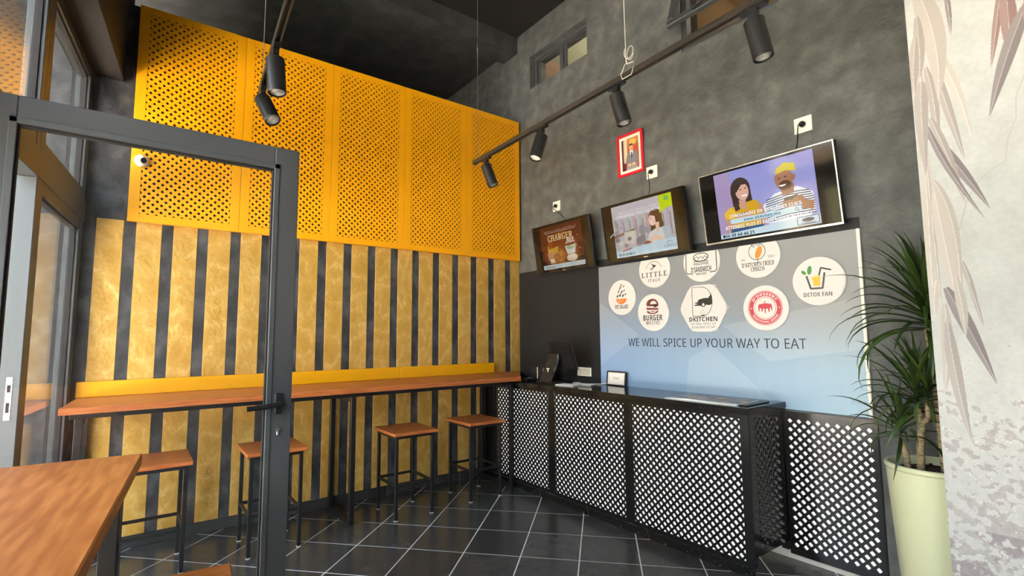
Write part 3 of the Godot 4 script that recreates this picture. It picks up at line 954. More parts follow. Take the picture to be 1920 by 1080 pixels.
func build_stools() -> void:
	var t := thing("bar_stool", "wooden-seated black bar stool at the wall bar, second from the counter", "stool", Vector3.ZERO, 0.0, "bar stools with wooden seats")
	var lx := 0.185; var lz := 0.163
	var st := mb()
	box(st, Vector3(-0.225, 0.676, -0.2), Vector3(0.225, 0.702, 0.2), 0.004)
	obj("seat", st, M.seat, t)
	for sx in [-1, 1]:
		for sz in [-1, 1]:
			st = mb()
			var c := Vector3(sx * lx, 0, sz * lz)
			box(st, c + Vector3(-0.0125, 0.008, -0.0125), c + Vector3(0.0125, 0.651, 0.0125), 0.0015)
			var lg := obj("leg", st, M.black_steel, t)
			st = mb()
			box(st, c + Vector3(-0.0135, 0.0, -0.0135), c + Vector3(0.0135, 0.010, 0.0135), 0.002)
			obj("foot_cap", st, M.plastic_grey, lg)
	st = mb()
	for sx in [-1, 1]:
		box(st, Vector3(sx * lx - 0.0125, 0.651, -lz - 0.0125), Vector3(sx * lx + 0.0125, 0.676, lz + 0.0125), 0.001)
		box(st, Vector3(-lx + 0.0125, 0.651, sx * lz - 0.0125), Vector3(lx - 0.0125, 0.676, sx * lz + 0.0125), 0.001)
	obj("seat_frame", st, M.black_steel, t)
	for sx in [-1, 1]:
		st = mb()
		box(st, Vector3(sx * lx - 0.009, 0.262, -lz + 0.0125), Vector3(sx * lx + 0.009, 0.282, lz - 0.0125), 0.001)
		obj("stretcher", st, M.black_steel, t)
		st = mb()
		box(st, Vector3(-lx + 0.0125, 0.262, sx * lz - 0.009), Vector3(lx - 0.0125, 0.282, sx * lz + 0.009), 0.001)
		obj("stretcher", st, M.black_steel, t)
	t.position = Vector3(0.525, 0, 1.675)
	for a in [[0.505, 0.945, 0.0, "wooden-seated black bar stool nearest the reception counter"], [0.55, 2.755, 0.0, "wooden-seated black bar stool partly hidden by the door's edge"],
			[0.52, 3.46, 0.0, "wooden-seated black bar stool seen through the door glass"], [2.77, 3.515, deg_to_rad(FA), "wooden-seated black bar stool under the window bar"]]:
		var c := copy(t, a[3])
		c.position = Vector3(a[0], 0, a[1])
		c.rotation.y = a[2]

# ---------------------------------------------------------------- counter
func build_counter() -> void:
	var t := thing("reception_counter", "black reception counter with lattice front backed in white", "counter")
	obj("plinth", b1(Vector3(0.03, 0.0, 0.47), Vector3(2.965, 0.062, 0.508), 0.002), M.granite, t)
	# three front panels
	var xs := [[0.20, 1.083, 0.662, 15], [1.085, 2.018, 1.571, 15], [2.020, 2.985, 2.494, 16]]
	for a in xs:
		var st := mb()
		var wd: float = a[1] - a[0]
		lattice(st, wd, 0.925, a[3], 16, 0.0541, 0.0156, 0.010, a[2] - (a[0] + a[1]) / 2.0, 0.0)
		var o := obj("lattice_panel", st, M.gloss_black, t)
		o.position = Vector3((a[0] + a[1]) / 2.0, 0.527, 0.50)
	for f in [[Vector3(0.03, 0.0645, 0.50), Vector3(0.198, 0.9895, 0.51)], [Vector3(0.21, 0.0645, 0.455), Vector3(0.26, 0.989, 0.488)], [Vector3(1.06, 0.0645, 0.455), Vector3(1.11, 0.989, 0.488)], [Vector3(1.995, 0.0645, 0.455), Vector3(2.045, 0.989, 0.488)], [Vector3(2.93, 0.0645, 0.455), Vector3(2.975, 0.989, 0.499)], [Vector3(2.93, 0.0645, 0.015), Vector3(2.975, 0.989, 0.05)]]:
		obj("frame_post", b1(f[0], f[1], 0.001), M.gloss_black, t)
	var s2 := mb()
	obj("backing_panel", b1(Vector3(0.20, 0.066, 0.489), Vector3(2.925, 0.988, 0.4965), 0.0), M.white_glow, t)
	s2 = mb()
	lattice(s2, 0.485, 0.86, 6, 14, 0.0575, 0.0150, 0.010, 0.0, 0.0, true)
	var sp := obj("side_panel", s2, M.gloss_black, t)
	sp.position = Vector3(2.976, 0.558, 0.2575)
	sp.rotation.y = PI / 2
	var wt := obj("worktop", b1(Vector3(0.03, 0.991, 0.004), Vector3(2.990, 1.032, 0.522), 0.003), M.granite)
	tag(wt, "polished black granite worktop of the reception counter", "worktop")
	# lattice cladding on the wall beside the counter, under the print
	var g := thing("wall_lattice", "glossy black lattice panel on the wall below the blue print", "panel", Vector3(3.26, 0.515, 0.052))
	s2 = mb()
	lattice(s2, 0.542, 0.925, 9, 15, 0.0572, 0.0160, 0.010, 0.0, 0.0, false)
	obj("lattice_panel", s2, M.gloss_black, g)
	obj("backing_panel", b1(Vector3(-0.262, -0.455, -0.030), Vector3(0.262, 0.455, -0.022), 0.0), M.white_glow, g)
	for x in [-0.2695, 0.2585]:
		obj("batten", b1(Vector3(x, -0.455, -0.0215), Vector3(x + 0.011, 0.455, -0.0003), 0.001), M.gloss_black, g)

# ---------------------------------------------------------------- printed mural
func build_mural() -> void:
	var dk := obj("backing_board", b1(Vector3(0.012, 0.99, 0.0005), Vector3(3.496, 2.225, 0.004), 0.0), mat(c8(21, 23, 27), 0.6))
	tag(dk, "flat matt charcoal board on the back wall behind the blue print", "board")
	var x0 := 1.285; var x1 := 3.492; var y0 := 0.985; var y1 := 2.150
	var W := 2048; var H := 1082
	var k := W / (x1 - x0)
	var img := Image.create_empty(W, H, false, Image.FORMAT_RGB8)
	for y in H:
		var t := float(y) / H
		var a := c8(138, 143, 152).lerp(c8(136, 166, 204), smoothstep(0.15, 0.75, t))
		var b := c8(150, 150, 149).lerp(c8(160, 190, 210), smoothstep(0.3, 0.85, t))
		for s in 16:
			img.fill_rect(Rect2i(s * 128, y, 128, 1), a.lerp(b, (s + 0.5) / 16.0))
	# soft facets of the printed ground
	var hub := func(x: float, y: float) -> Vector2: return Vector2((x - x0) * k, (y1 - y) * k)
	for f in [[[1.30, 1.80], [1.75, 1.50], [1.285, 1.2], [1.285, 1.75]], [[2.45, 1.42], [2.95, 0.985], [2.2, 0.985], [2.25, 1.30]], [[2.55, 1.56], [3.492, 1.72], [3.492, 1.40], [2.9, 1.30]]]:
		var pts := []
		for p in f: pts.append(hub.call(p[0], p[1]))
		for i in 1:
			var ov := Image.create_empty(W, H, false, Image.FORMAT_RGBA8)
			ipoly(ov, pts, Color(1, 1, 1, 0.12))
			var im2 := Image.create_empty(W, H, false, Image.FORMAT_RGBA8)
			img.convert(Image.FORMAT_RGBA8)
			img.blend_rect(ov, Rect2i(0, 0, W, H), Vector2i.ZERO)
	img.convert(Image.FORMAT_RGB8)
	for l in [[1.33, 1.80, 1.72, 1.52], [1.72, 1.52, 1.92, 1.44], [2.58, 1.60, 2.76, 1.64], [3.05, 1.72, 3.10, 1.73]]:
		iline(img, [hub.call(l[0], l[1]), hub.call(l[2], l[3])], 2.0, c8(126, 142, 164))
	var navy := c8(16, 28, 52)
	var p: Vector2 = hub.call(2.388, 1.427)
	itext(img, "WE WILL SPICE UP YOUR WAY TO EAT", sans, p.x, p.y, 0.070 * k, navy, 1.515 * k)
	# the discs' prints, drawn at their places in the same sheet
	var ink := c8(40, 38, 36)
	var R := 0.162
	var discs := [[1.578, 1.838, R, "fit"], [1.949, 2.060, R, "little"], [2.404, 2.072, R, "sandwich"], [2.856, 2.060, R, "fried"], [3.249, 1.840, R, "detox"], [1.922, 1.686, R, "burger"], [2.402, 1.700, 0.2, "kitchen"], [2.893, 1.679, R, "dessert"]]
	var paper := c8(222, 220, 217)
	for d in discs:
		var c: Vector2 = hub.call(d[0], d[1])
		if d[3] == "kitchen":
			var hx := []
			for q in 6: hx.append(c + Vector2(cos(TAU * q / 6.0), sin(TAU * q / 6.0)) * 0.21 * k)
			ipoly(img, hx, paper)
		else:
			iell(img, c.x, c.y, d[2] * k * 0.985, d[2] * k * 0.985, paper)
		_logo(img, d[3], c, k, ink)
	var t := thing("wall_print", "blue-grey wall print of food logos on white discs above the counter", "poster")
	var m := printed(img, 0.38)
	var st := mb()
	obj("board", b1(Vector3(x0, y0, 0.004), Vector3(x1, y1, 0.014), 0.001), M.plastic_white, t)
	put("print", _print_mesh([Vector2(x0, y0), Vector2(x1, y0), Vector2(x1, y1), Vector2(x0, y1)], 0.0145, x0, y1, x1 - x0, y1 - y0), m, t)
	obj("edge_strip", b1(Vector3(x1 - 0.012, y0, 0.004), Vector3(x1 + 0.008, y1, 0.022), 0.002), M.plastic_white, t)
	for d in discs:
		var pts := PackedVector2Array()
		if d[3] == "kitchen":
			for q in 6:
				var a := TAU * q / 6.0 + TAU / 12.0 - PI / 6.0
				var cn := Vector2(cos(a), sin(a)) * 0.215
				var nx := Vector2(cos(a + TAU / 6.0), sin(a + TAU / 6.0)) * 0.215
				var pv := Vector2(cos(a - TAU / 6.0), sin(a - TAU / 6.0)) * 0.215
				for e in [-1.0, -0.5, 0.0, 0.5, 1.0]:
					var w := cn.lerp(pv, 0.22 * -e) if e < 0 else cn.lerp(nx, 0.22 * e)
					pts.append(Vector2(d[0], d[1]) + w * (1.0 - 0.05 * (1.0 - absf(e))))
		else:
			for q in 48:
				pts.append(Vector2(d[0], d[1]) + Vector2(cos(TAU * q / 48.0), sin(TAU * q / 48.0)) * d[2])
		var clip := Geometry2D.intersect_polygons(pts, PackedVector2Array([Vector2(x0, y0), Vector2(x1, y0), Vector2(x1, y1 - 0.001), Vector2(x0, y1 - 0.001)]))
		var body := mb()
		prism(body, clip[0], 0.0145, 0.034, Transform3D(), 0.006)
		var dn := obj("logo_disc", body, M.white, t)
		var inner := PackedVector2Array()
		for q in clip[0]: inner.append(q + (Vector2(d[0], d[1]) - q).normalized() * 0.0065)
		var names := {"fit": "salad logo disc", "little": "round black-lettered Italian logo disc", "sandwich": "sandwich logo disc", "fried": "fried chicken logo disc", "detox": "juice glass logo disc", "burger": "burger logo disc", "kitchen": "six-sided centre disc with hand logo", "dessert": "red ring dessert logo disc"}
		dn.set_meta("label", names[d[3]])
		put("print", _print_mesh(inner, 0.0343, x0, y1, x1 - x0, y1 - y0), m, dn)

func _print_mesh(poly: PackedVector2Array, z: float, x0: float, y1: float, w: float, h: float) -> ArrayMesh:
	var st := SurfaceTool.new()
	st.begin(Mesh.PRIMITIVE_TRIANGLES)
	var idx := Geometry2D.triangulate_polygon(poly)
	for i in range(0, idx.size(), 3):
		var a := poly[idx[i]]; var b := poly[idx[i + 1]]; var c := poly[idx[i + 2]]
		var o := [a, b, c] if (b - a).cross(c - a) < 0 else [a, c, b]
		for q in o:
			st.set_normal(Vector3(0, 0, 1))
			st.set_uv(Vector2((q.x - x0) / w, (y1 - q.y) / h))
			st.add_vertex(Vector3(q.x, q.y, z))
	return st.commit()

func _pts(c: Vector2, k: float, list: Array) -> Array:
	# metre offsets (x right, y up) from the disc's middle into pixels
	var out := []
	for q in list: out.append(c + Vector2(q[0], -q[1]) * k)
	return out

func _logo(img: Image, what: String, c: Vector2, k: float, ink: Color) -> void:
	var red := c8(196, 52, 66)
	match what:
		"fit":
			iell(img, c.x, c.y + 0.012 * k, 0.062 * k, 0.05 * k, c8(232, 118, 52), 0.0, PI)
			iell(img, c.x - 0.012 * k, c.y + 0.012 * k, 0.045 * k, 0.034 * k, c8(244, 150, 84), 0.3, PI - 0.3)
			for a in [[-0.045, 0.012, 0.02, 0.01], [-0.015, 0.02, 0.018, 0.012], [0.02, 0.016, 0.02, 0.01], [0.05, 0.026, 0.012, 0.008], [-0.03, 0.055, 0.022, 0.007], [0.006, 0.05, 0.024, 0.008], [0.035, 0.06, 0.018, 0.006], [-0.01, 0.09, 0.03, 0.007], [0.03, 0.1, 0.014, 0.006], [0.004, 0.118, 0.01, 0.008]]:
				iell(img, c.x + a[0] * k, c.y - a[1] * k, a[2] * k * 0.8, a[3] * k * 0.9, c8(70, 74, 60), 0, TAU, -1.0 + a[0] * 6.0)
			itext(img, "FIT SALAD", sans_bold, c.x, c.y + 0.086 * k, 0.036 * k, ink, 0.15 * k)
		"little":
			iring(img, c.x, c.y + 0.02 * k, 0.085 * k, 0.089 * k, c8(110, 108, 104), PI + 0.35, TAU - 0.35)
			ipoly(img, _pts(c, k, [[-0.03, 0.05], [0.03, 0.03], [-0.02, 0.0], [-0.005, 0.028]]), c8(60, 58, 56))
			ipoly(img, _pts(c, k, [[-0.045, 0.012], [0.0, 0.01], [-0.02, -0.012]]), c8(150, 148, 144))
			itext(img, "L I T T L E", serif_bold, c.x, c.y + 0.045 * k, 0.042 * k, ink, 0.262 * k)
			itext(img, "I T A L Y", serif_bold, c.x, c.y + 0.096 * k, 0.024 * k, ink, 0.125 * k)
		"sandwich":
			for s in [-1.0, 1.0]:
				iline(img, _pts(c, k, [[s * 0.075, 0.09], [s * 0.118, 0.088], [s * 0.132, 0.07], [s * 0.135, -0.07], [s * 0.125, -0.088], [s * 0.075, -0.092]]), 6.0, ink)
			iell(img, c.x, c.y - 0.035 * k, 0.068 * k, 0.036 * k, ink)
			iell(img, c.x, c.y - 0.036 * k, 0.061 * k, 0.029 * k, c8(222, 220, 217))
			for q in 3:
				iline(img, _pts(c, k, [[-0.06 + q * 0.036, 0.02], [-0.035 + q * 0.036, 0.042], [-0.012 + q * 0.036, 0.024]]), 3.5, ink)
			for q in 3:
				iline(img, _pts(c, k, [[-0.066, 0.008 - q * 0.013], [-0.03, 0.002 - q * 0.013], [0.02, 0.006 - q * 0.013], [0.066, 0.0 - q * 0.013]]), 4.0, ink)
			iline(img, _pts(c, k, [[0.0, 0.06], [0.0, 0.11]]), 4.0, ink)
			itext(img, "D'SANDWICH", sans_bold, c.x, c.y + 0.062 * k, 0.044 * k, ink, 0.175 * k)
			itext(img, "SINCE 2022", sans_bold, c.x, c.y + 0.098 * k, 0.016 * k, ink, 0.09 * k)
		"fried":
			iell(img, c.x, c.y - 0.03 * k, 0.062 * k, 0.062 * k, ink)
			iell(img, c.x, c.y - 0.03 * k, 0.058 * k, 0.058 * k, c8(222, 220, 217))
			iell(img, c.x + 0.012 * k, c.y - 0.022 * k, 0.022 * k, 0.048 * k, c8(226, 142, 38), 0, TAU, 0.35)
			iline(img, _pts(c, k, [[0.0, -0.02], [0.006, -0.04], [0.004, -0.062]]), 3.0, ink)
			iline(img, _pts(c, k, [[-0.05, 0.06], [-0.035, 0.085], [-0.022, 0.062], [-0.005, 0.09], [0.01, 0.07], [0.032, 0.088]]), 3.0, ink)
			itext(img, "EST", serif, c.x - 0.105 * k, c.y + 0.022 * k, 0.013 * k, ink)
			itext(img, "2022", serif, c.x + 0.1 * k, c.y + 0.016 * k, 0.015 * k, ink)
			itext(img, "D'KITCHEN FRIED", serif_bold, c.x, c.y + 0.062 * k, 0.03 * k, c8(60, 46, 34), 0.235 * k)
			itext(img, "CHIKEN", serif_bold, c.x, c.y + 0.098 * k, 0.028 * k, c8(60, 46, 34), 0.1 * k)
		"detox":
			iline(img, _pts(c, k, [[-0.068, 0.036], [-0.046, -0.048], [0.026, -0.048], [0.042, 0.05]]), 11.0, c8(64, 60, 58))
			iline(img, _pts(c, k, [[0.008, 0.034], [0.022, 0.085], [0.08, 0.066]]), 9.0, ink)
			ipoly(img, _pts(c, k, [[-0.036, 0.024], [0.018, 0.028], [0.012, -0.034], [-0.026, -0.034]]), c8(236, 184, 52))
			ipoly(img, _pts(c, k, [[-0.036, 0.032], [0.018, 0.036], [0.018, 0.026], [-0.036, 0.022]]), c8(246, 206, 96))
			iell(img, c.x - 0.048 * k, c.y - 0.075 * k, 0.014 * k, 0.03 * k, c8(58, 138, 52), 0, TAU, 0.15)
			iell(img, c.x - 0.085 * k, c.y - 0.062 * k, 0.01 * k, 0.018 * k, c8(58, 138, 52), 0, TAU, -0.8)
			itext(img, "DETOX FAN", sans_bold, c.x - 0.006 * k, c.y + 0.088 * k, 0.027 * k, c8(90, 84, 80), 0.172 * k)
		"burger":
			iell(img, c.x, c.y - 0.072 * k, 0.062 * k, 0.046 * k, c8(112, 48, 44), PI, TAU)
			iell(img, c.x + 0.012 * k, c.y - 0.07 * k, 0.034 * k, 0.03 * k, c8(222, 220, 217), PI, TAU)
			ipoly(img, _pts(c, k, [[-0.062, 0.072], [0.066, 0.072], [0.06, 0.05], [-0.06, 0.056]]), c8(112, 48, 44))
			ipoly(img, _pts(c, k, [[-0.02, 0.066], [0.05, 0.064], [0.046, 0.046], [0.02, 0.042], [0.014, 0.056]]), ink)
			ipoly(img, _pts(c, k, [[-0.064, 0.044], [-0.01, 0.04], [0.064, 0.036], [0.06, 0.02], [-0.06, 0.024]]), c8(132, 60, 54))
			iell(img, c.x, c.y - 0.012 * k, 0.062 * k, 0.026 * k, c8(112, 48, 44), 0, PI)
			ipoly(img, _pts(c, k, [[-0.045, 0.016], [0.0, 0.004], [0.05, 0.014], [0.02, -0.004], [-0.02, -0.002]]), c8(222, 220, 217))
			itext(img, "BURGER", sans_bold, c.x, c.y + 0.045 * k, 0.048 * k, ink, 0.2 * k)
			itext(img, "MAESTRO", mono, c.x, c.y + 0.089 * k, 0.032 * k, ink, 0.14 * k)
		"kitchen":
			var pts := [[-0.088, 0.168], [-0.02, 0.168]]
			for q in 13:
				var a := PI / 2 - PI * q / 12.0
				pts.append([-0.004 + cos(a) * 0.09, 0.053 + sin(a) * 0.115])
			pts.append([-0.088, -0.062]); pts.append([-0.088, 0.168])
			iline(img, _pts(c, k, pts), 3.5, ink)
			# open hand dropping a pinch of spice
			ipoly(img, _pts(c, k, [[0.086, 0.085], [0.086, 0.03], [0.06, 0.022], [0.03, 0.026], [0.018, 0.012], [0.004, 0.010], [-0.012, 0.018], [-0.03, 0.022], [-0.066, 0.02], [-0.07, 0.028], [-0.035, 0.036], [-0.064, 0.04], [-0.062, 0.047], [-0.03, 0.052], [-0.045, 0.06], [-0.02, 0.072], [0.02, 0.08], [0.05, 0.078], [0.068, 0.095], [0.074, 0.12]]), ink)
			iell(img, c.x + 0.008 * k, c.y - 0.028 * k, 0.011 * k, 0.011 * k, c8(222, 220, 217))
			for q in [[0.0, -0.012], [0.01, -0.02], [-0.008, -0.028], [0.004, -0.036], [-0.016, -0.044], [0.014, -0.046], [-0.02, -0.03], [0.02, -0.034]]:
				iell(img, c.x + q[0] * k, c.y - q[1] * k, 2.2, 2.2, ink)
			iell(img, c.x + 0.005 * k, c.y + 0.06 * k, 0.02 * k, 0.008 * k, ink, PI, TAU)
			itext(img, "DKITCHEN", sans_bold, c.x, c.y + 0.086 * k, 0.036 * k, ink, 0.245 * k)
			itext(img, "WE WILL SPICE UP", sans, c.x, c.y + 0.123 * k, 0.017 * k, c8(96, 94, 92), 0.215 * k)
			itext(img, "YOUR WAY TO EAT", sans, c.x, c.y + 0.15 * k, 0.017 * k, c8(96, 94, 92), 0.205 * k)
		"dessert":
			iring(img, c.x, c.y, 0.116 * k, 0.121 * k, red)
			iring(img, c.x, c.y, 0.084 * k, 0.113 * k, red)
			iring(img, c.x, c.y, 0.074 * k, 0.077 * k, red)
			itext(img, "D'DESSERT", sans_bold, c.x, c.y, 0.0165 * k, Color(0.96, 0.94, 0.92), 0.2 * k, 0.0985 * k)
			itext(img, "TRADITIONAL DESERT", sans_bold, c.x, c.y, 0.0135 * k, Color(0.96, 0.94, 0.92), 0.215 * k, -0.0985 * k)
			iell(img, c.x - 0.0985 * k, c.y, 4, 4, Color(0.96, 0.94, 0.92))
			iell(img, c.x + 0.0985 * k, c.y, 4, 4, Color(0.96, 0.94, 0.92))
			ipoly(img, _pts(c, k, [[-0.048, 0.006], [-0.044, 0.026], [0.0, 0.034], [0.046, 0.026], [0.05, 0.006], [0.05, -0.02], [0.046, -0.02], [0.042, 0.0], [0.034, 0.0], [0.03, -0.03], [0.024, -0.03], [0.02, -0.004], [0.006, -0.006], [0.004, -0.04], [-0.001, -0.04], [-0.004, -0.006], [-0.014, -0.004], [-0.018, -0.026], [-0.024, -0.026], [-0.028, 0.0], [-0.038, -0.002], [-0.042, -0.024], [-0.047, -0.024]]), red)
			iell(img, c.x, c.y - 0.042 * k, 5, 5, red)

# ---------------------------------------------------------------- screens
func build_tvs() -> void:
	_tv(0, Vector3(0.895, 2.157, 0.105), 0.853, 0.505, "leftmost wall screen showing a brown food advert", _screen_box())
	_tv(1, Vector3(1.930, 2.160, 0.105), 0.880, 0.520, "middle wall screen showing a woman in a cafe", _screen_cafe())
	_tv(2, Vector3(2.977, 2.176, 0.105), 0.945, 0.535, "rightmost and largest wall screen showing two laughing people", _screen_people())

func _tv(i: int, at: Vector3, w: float, h: float, label: String, img: Image) -> void:
	var t := thing("television", label, "television", at, 0.0, "wall screens over the counter")
	t.rotation.x = 0.155
	obj("casing", b1(Vector3(-w / 2, 0, -0.045), Vector3(w / 2, h, -0.003), 0.006), M.plastic_black, t)
	var st := mb()
	var b := 0.011
	for r in [[-w / 2, 0.0, w / 2, b * 1.4], [-w / 2, h - b, w / 2, h], [-w / 2, b * 1.4, -w / 2 + b, h - b], [w / 2 - b, b * 1.4, w / 2, h - b]]:
		box(st, Vector3(r[0], r[1], -0.004), Vector3(r[2], r[3], 0.003), 0.002)
	obj("bezel", st, M.chrome if i == 2 else M.gloss_black, t)
	var m := printed(img, 0.08, [0.055, 0.07, 0.082][i])
	var s := put("screen", sheet(w - 2 * b, h - 2.4 * b, 0.0), m, t)
	s.position = Vector3(0, b * 1.4, -0.002)
	obj("badge", b1(Vector3(-0.022, 0.003, 0.0028), Vector3(0.022, 0.011, 0.004), 0.0005), M.chrome, t)
	st = mb()
	box(st, Vector3(-0.12, h * 0.3, -0.10), Vector3(0.12, h * 0.62, -0.045), 0.003)
	obj("wall_bracket", st, M.black_steel, t)
	var l := AreaLight3D.new()
	l.name = "screen_light"
	l.area_size = Vector2(w * 0.72, h * 0.85)
	l.light_energy = 0.003
	l.light_color = [c8(230, 180, 130), c8(225, 220, 215), c8(205, 210, 240)][i]
	l.area_range = 8.0
	l.area_attenuation = 2.0
	l.shadow_enabled = true
	l.position = Vector3(0, h / 2, 0.012)
	l.rotation.y = PI
	t.add_child(l)

func _blank(dark: Color) -> Image:
	var img := Image.create_empty(960, 540, false, Image.FORMAT_RGB8)
	img.fill(dark)
	return img

func _screen_box() -> Image:
	var img := _blank(c8(14, 10, 6))
	igrad(img, Rect2i(120, 20, 720, 500), c8(96, 42, 18), c8(120, 54, 20))
	iell(img, 480, 300, 260, 200, c8(150, 76, 24)); iell(img, 520, 240, 200, 120, c8(134, 62, 20))
	img.fill_rect(Rect2i(120, 420, 720, 100), c8(58, 28, 16))
	itext(img, "NOUVEAU CHEZ NOUS, DECOUVREZ LA", sans, 470, 74, 12, c8(230, 214, 186), 520)
	iline(img, [Vector2(200, 92), Vector2(740, 92), Vector2(756, 60)], 4, c8(230, 214, 186))
	itext(img, "CHARGER", serif_bold, 470, 158, 72, c8(240, 216, 160), 430)
	itext(img, "Box", serif_bold, 640, 214, 58, c8(250, 244, 230), 130, 0, 0.35)
	iline(img, [Vector2(540, 256), Vector2(700, 240)], 5, c8(250, 244, 230))
	for q in 9:
		var x := 236 + q * 21
		ipoly(img, [Vector2(x, 250 + (q * 37 % 40)), Vector2(x + 17, 244 + (q * 37 % 40)), Vector2(x + 26 - q * 2, 400), Vector2(x + 8 - q * 2, 400)], c8(226, 184, 66) if q % 2 else c8(206, 158, 44))
	ipoly(img, [Vector2(216, 330), Vector2(400, 330), Vector2(386, 440), Vector2(236, 440)], c8(196, 140, 96))
	for q in [[300, 420, 70, 34], [400, 400, 80, 50], [470, 370, 60, 70], [360, 450, 90, 30], [440, 440, 70, 36]]:
		iell(img, q[0], q[1], q[2], q[3], c8(158, 92, 34)); iell(img, q[0] - 10, q[1] - 12, q[2] * 0.6, q[3] * 0.5, c8(190, 124, 56))
	ipoly(img, [Vector2(540, 280), Vector2(720, 274), Vector2(700, 372), Vector2(570, 378)], c8(226, 220, 206))
	iell(img, 632, 300, 70, 24, c8(170, 186, 140))
	iell(img, 640, 420, 92, 44, c8(224, 196, 160)); iell(img, 640, 408, 70, 28, c8(240, 224, 198))
	for q in [[700, 250], [730, 290], [760, 180], [780, 330]]: iell(img, q[0], q[1], 6, 8, c8(240, 200, 150))
	itext(img, "59", sans_bold, 296, 424, 54, Color.WHITE)
	img.fill_rect(Rect2i(120, 468, 720, 52), c8(196, 206, 206))
	itext(img, "06 09 64 44 21", sans_bold, 250, 496, 20, c8(40, 44, 50))
	return img

func _screen_cafe() -> Image:
	var img := _blank(c8(14, 10, 6))
	igrad(img, Rect2i(120, 14, 720, 510), c8(196, 190, 194), c8(176, 172, 176))
	for q in 9:
		img.fill_rect(Rect2i(140 + q * 78, 150, 34, 190), c8(158 + (q * 23 % 40), 150 + (q * 17 % 40), 150 + (q * 31 % 36)))
		img.fill_rect(Rect2i(176 + q * 78, 180, 10, 200), c8(128, 122, 124))
	ipoly(img, [Vector2(120, 300), Vector2(390, 262), Vector2(392, 280), Vector2(120, 330)], c8(130, 104, 96))
	img.fill_rect(Rect2i(250, 282, 140, 116), c8(206, 200, 184))
	iell(img, 470, 290, 40, 46, c8(140, 138, 146)); iell(img, 540, 300, 50, 30, c8(150, 150, 158)); iell(img, 440, 390, 60, 40, c8(128, 126, 132))
	for q in 8: iell(img, 150 + (q * 53) % 330, 350 + (q * 31) % 90, 26, 20, [c8(120, 116, 118), c8(196, 190, 190), c8(150, 130, 126)][q % 3])
	# woman at the table
	iell(img, 640, 200, 74, 76, c8(82, 54, 36))
	ipoly(img, [Vector2(584, 210), Vector2(702, 190), Vector2(722, 270), Vector2(716, 380), Vector2(590, 380), Vector2(572, 320)], c8(92, 58, 36))
	ipoly(img, [Vector2(560, 330), Vector2(640, 300), Vector2(760, 310), Vector2(772, 430), Vector2(520, 440), Vector2(520, 400)], c8(206, 212, 214))
	ipoly(img, [Vector2(628, 250), Vector2(676, 250), Vector2(664, 350), Vector2(636, 330)], c8(226, 190, 170))
	iell(img, 606, 218, 42, 58, c8(236, 200, 182), 0, TAU, 0.12)
	ipoly(img, [Vector2(566, 206), Vector2(554, 226), Vector2(570, 232)], c8(230, 192, 174))
	ipoly(img, [Vector2(576, 250), Vector2(606, 248), Vector2(588, 260)], c8(250, 240, 236))
	iell(img, 588, 204, 7, 3, c8(70, 46, 40))
	ipoly(img, [Vector2(560, 168), Vector2(640, 132), Vector2(700, 170), Vector2(664, 200), Vector2(640, 260), Vector2(634, 190)], c8(84, 54, 34))
	ipoly(img, [Vector2(700, 300), Vector2(778, 300), Vector2(790, 440), Vector2(720, 440)], c8(184, 200, 210))
	for q in 5: iline(img, [Vector2(712 + q * 15, 306), Vector2(726 + q * 14, 436)], 2.5, c8(110, 124, 140))
	ipoly(img, [Vector2(540, 400), Vector2(600, 352), Vector2(716, 396), Vector2(700, 424), Vector2(610, 404), Vector2(560, 426)], c8(230, 192, 168))
	iell(img, 520, 430, 42, 26, c8(150, 84, 60))
	ipoly(img, [Vector2(120, 460), Vector2(840, 410), Vector2(840, 524), Vector2(120, 524)], c8(186, 212, 224))
	iline(img, [Vector2(200, 464), Vector2(320, 446)], 12, c8(180, 80, 90))
	ipoly(img, [Vector2(60, 300), Vector2(196, 226), Vector2(214, 232), Vector2(90, 300), Vector2(64, 312)], c8(204, 204, 200))
	iline(img, [Vector2(64, 306), Vector2(220, 226)], 5, c8(70, 66, 64))
	ipoly(img, [Vector2(700, 14), Vector2(840, 14), Vector2(840, 130), Vector2(770, 140), Vector2(690, 176), Vector2(696, 130)], c8(196, 220, 20))
	ipoly(img, [Vector2(760, 30), Vector2(810, 40), Vector2(796, 76), Vector2(756, 70)], c8(110, 190, 90))
	itext(img, "INSTALLEZ-VOUS A TABLE", sans_bold, 450, 92, 24, c8(226, 222, 226), 500)
	itext(img, "COMMANDEZ TOUS VOS REPAS", sans_bold, 440, 126, 28, c8(244, 242, 244), 540)
	itext(img, "L I T T L E", serif_bold, 764, 482, 22, c8(40, 44, 52), 130)
	iring(img, 764, 480, 40, 43, c8(60, 62, 70), PI + 0.5, TAU - 0.5)
	img.fill_rect(Rect2i(120, 500, 720, 24), c8(206, 222, 228))
	itext(img, "06 09 64 44 21", sans_bold, 250, 498, 24, c8(40, 44, 50))
	return img

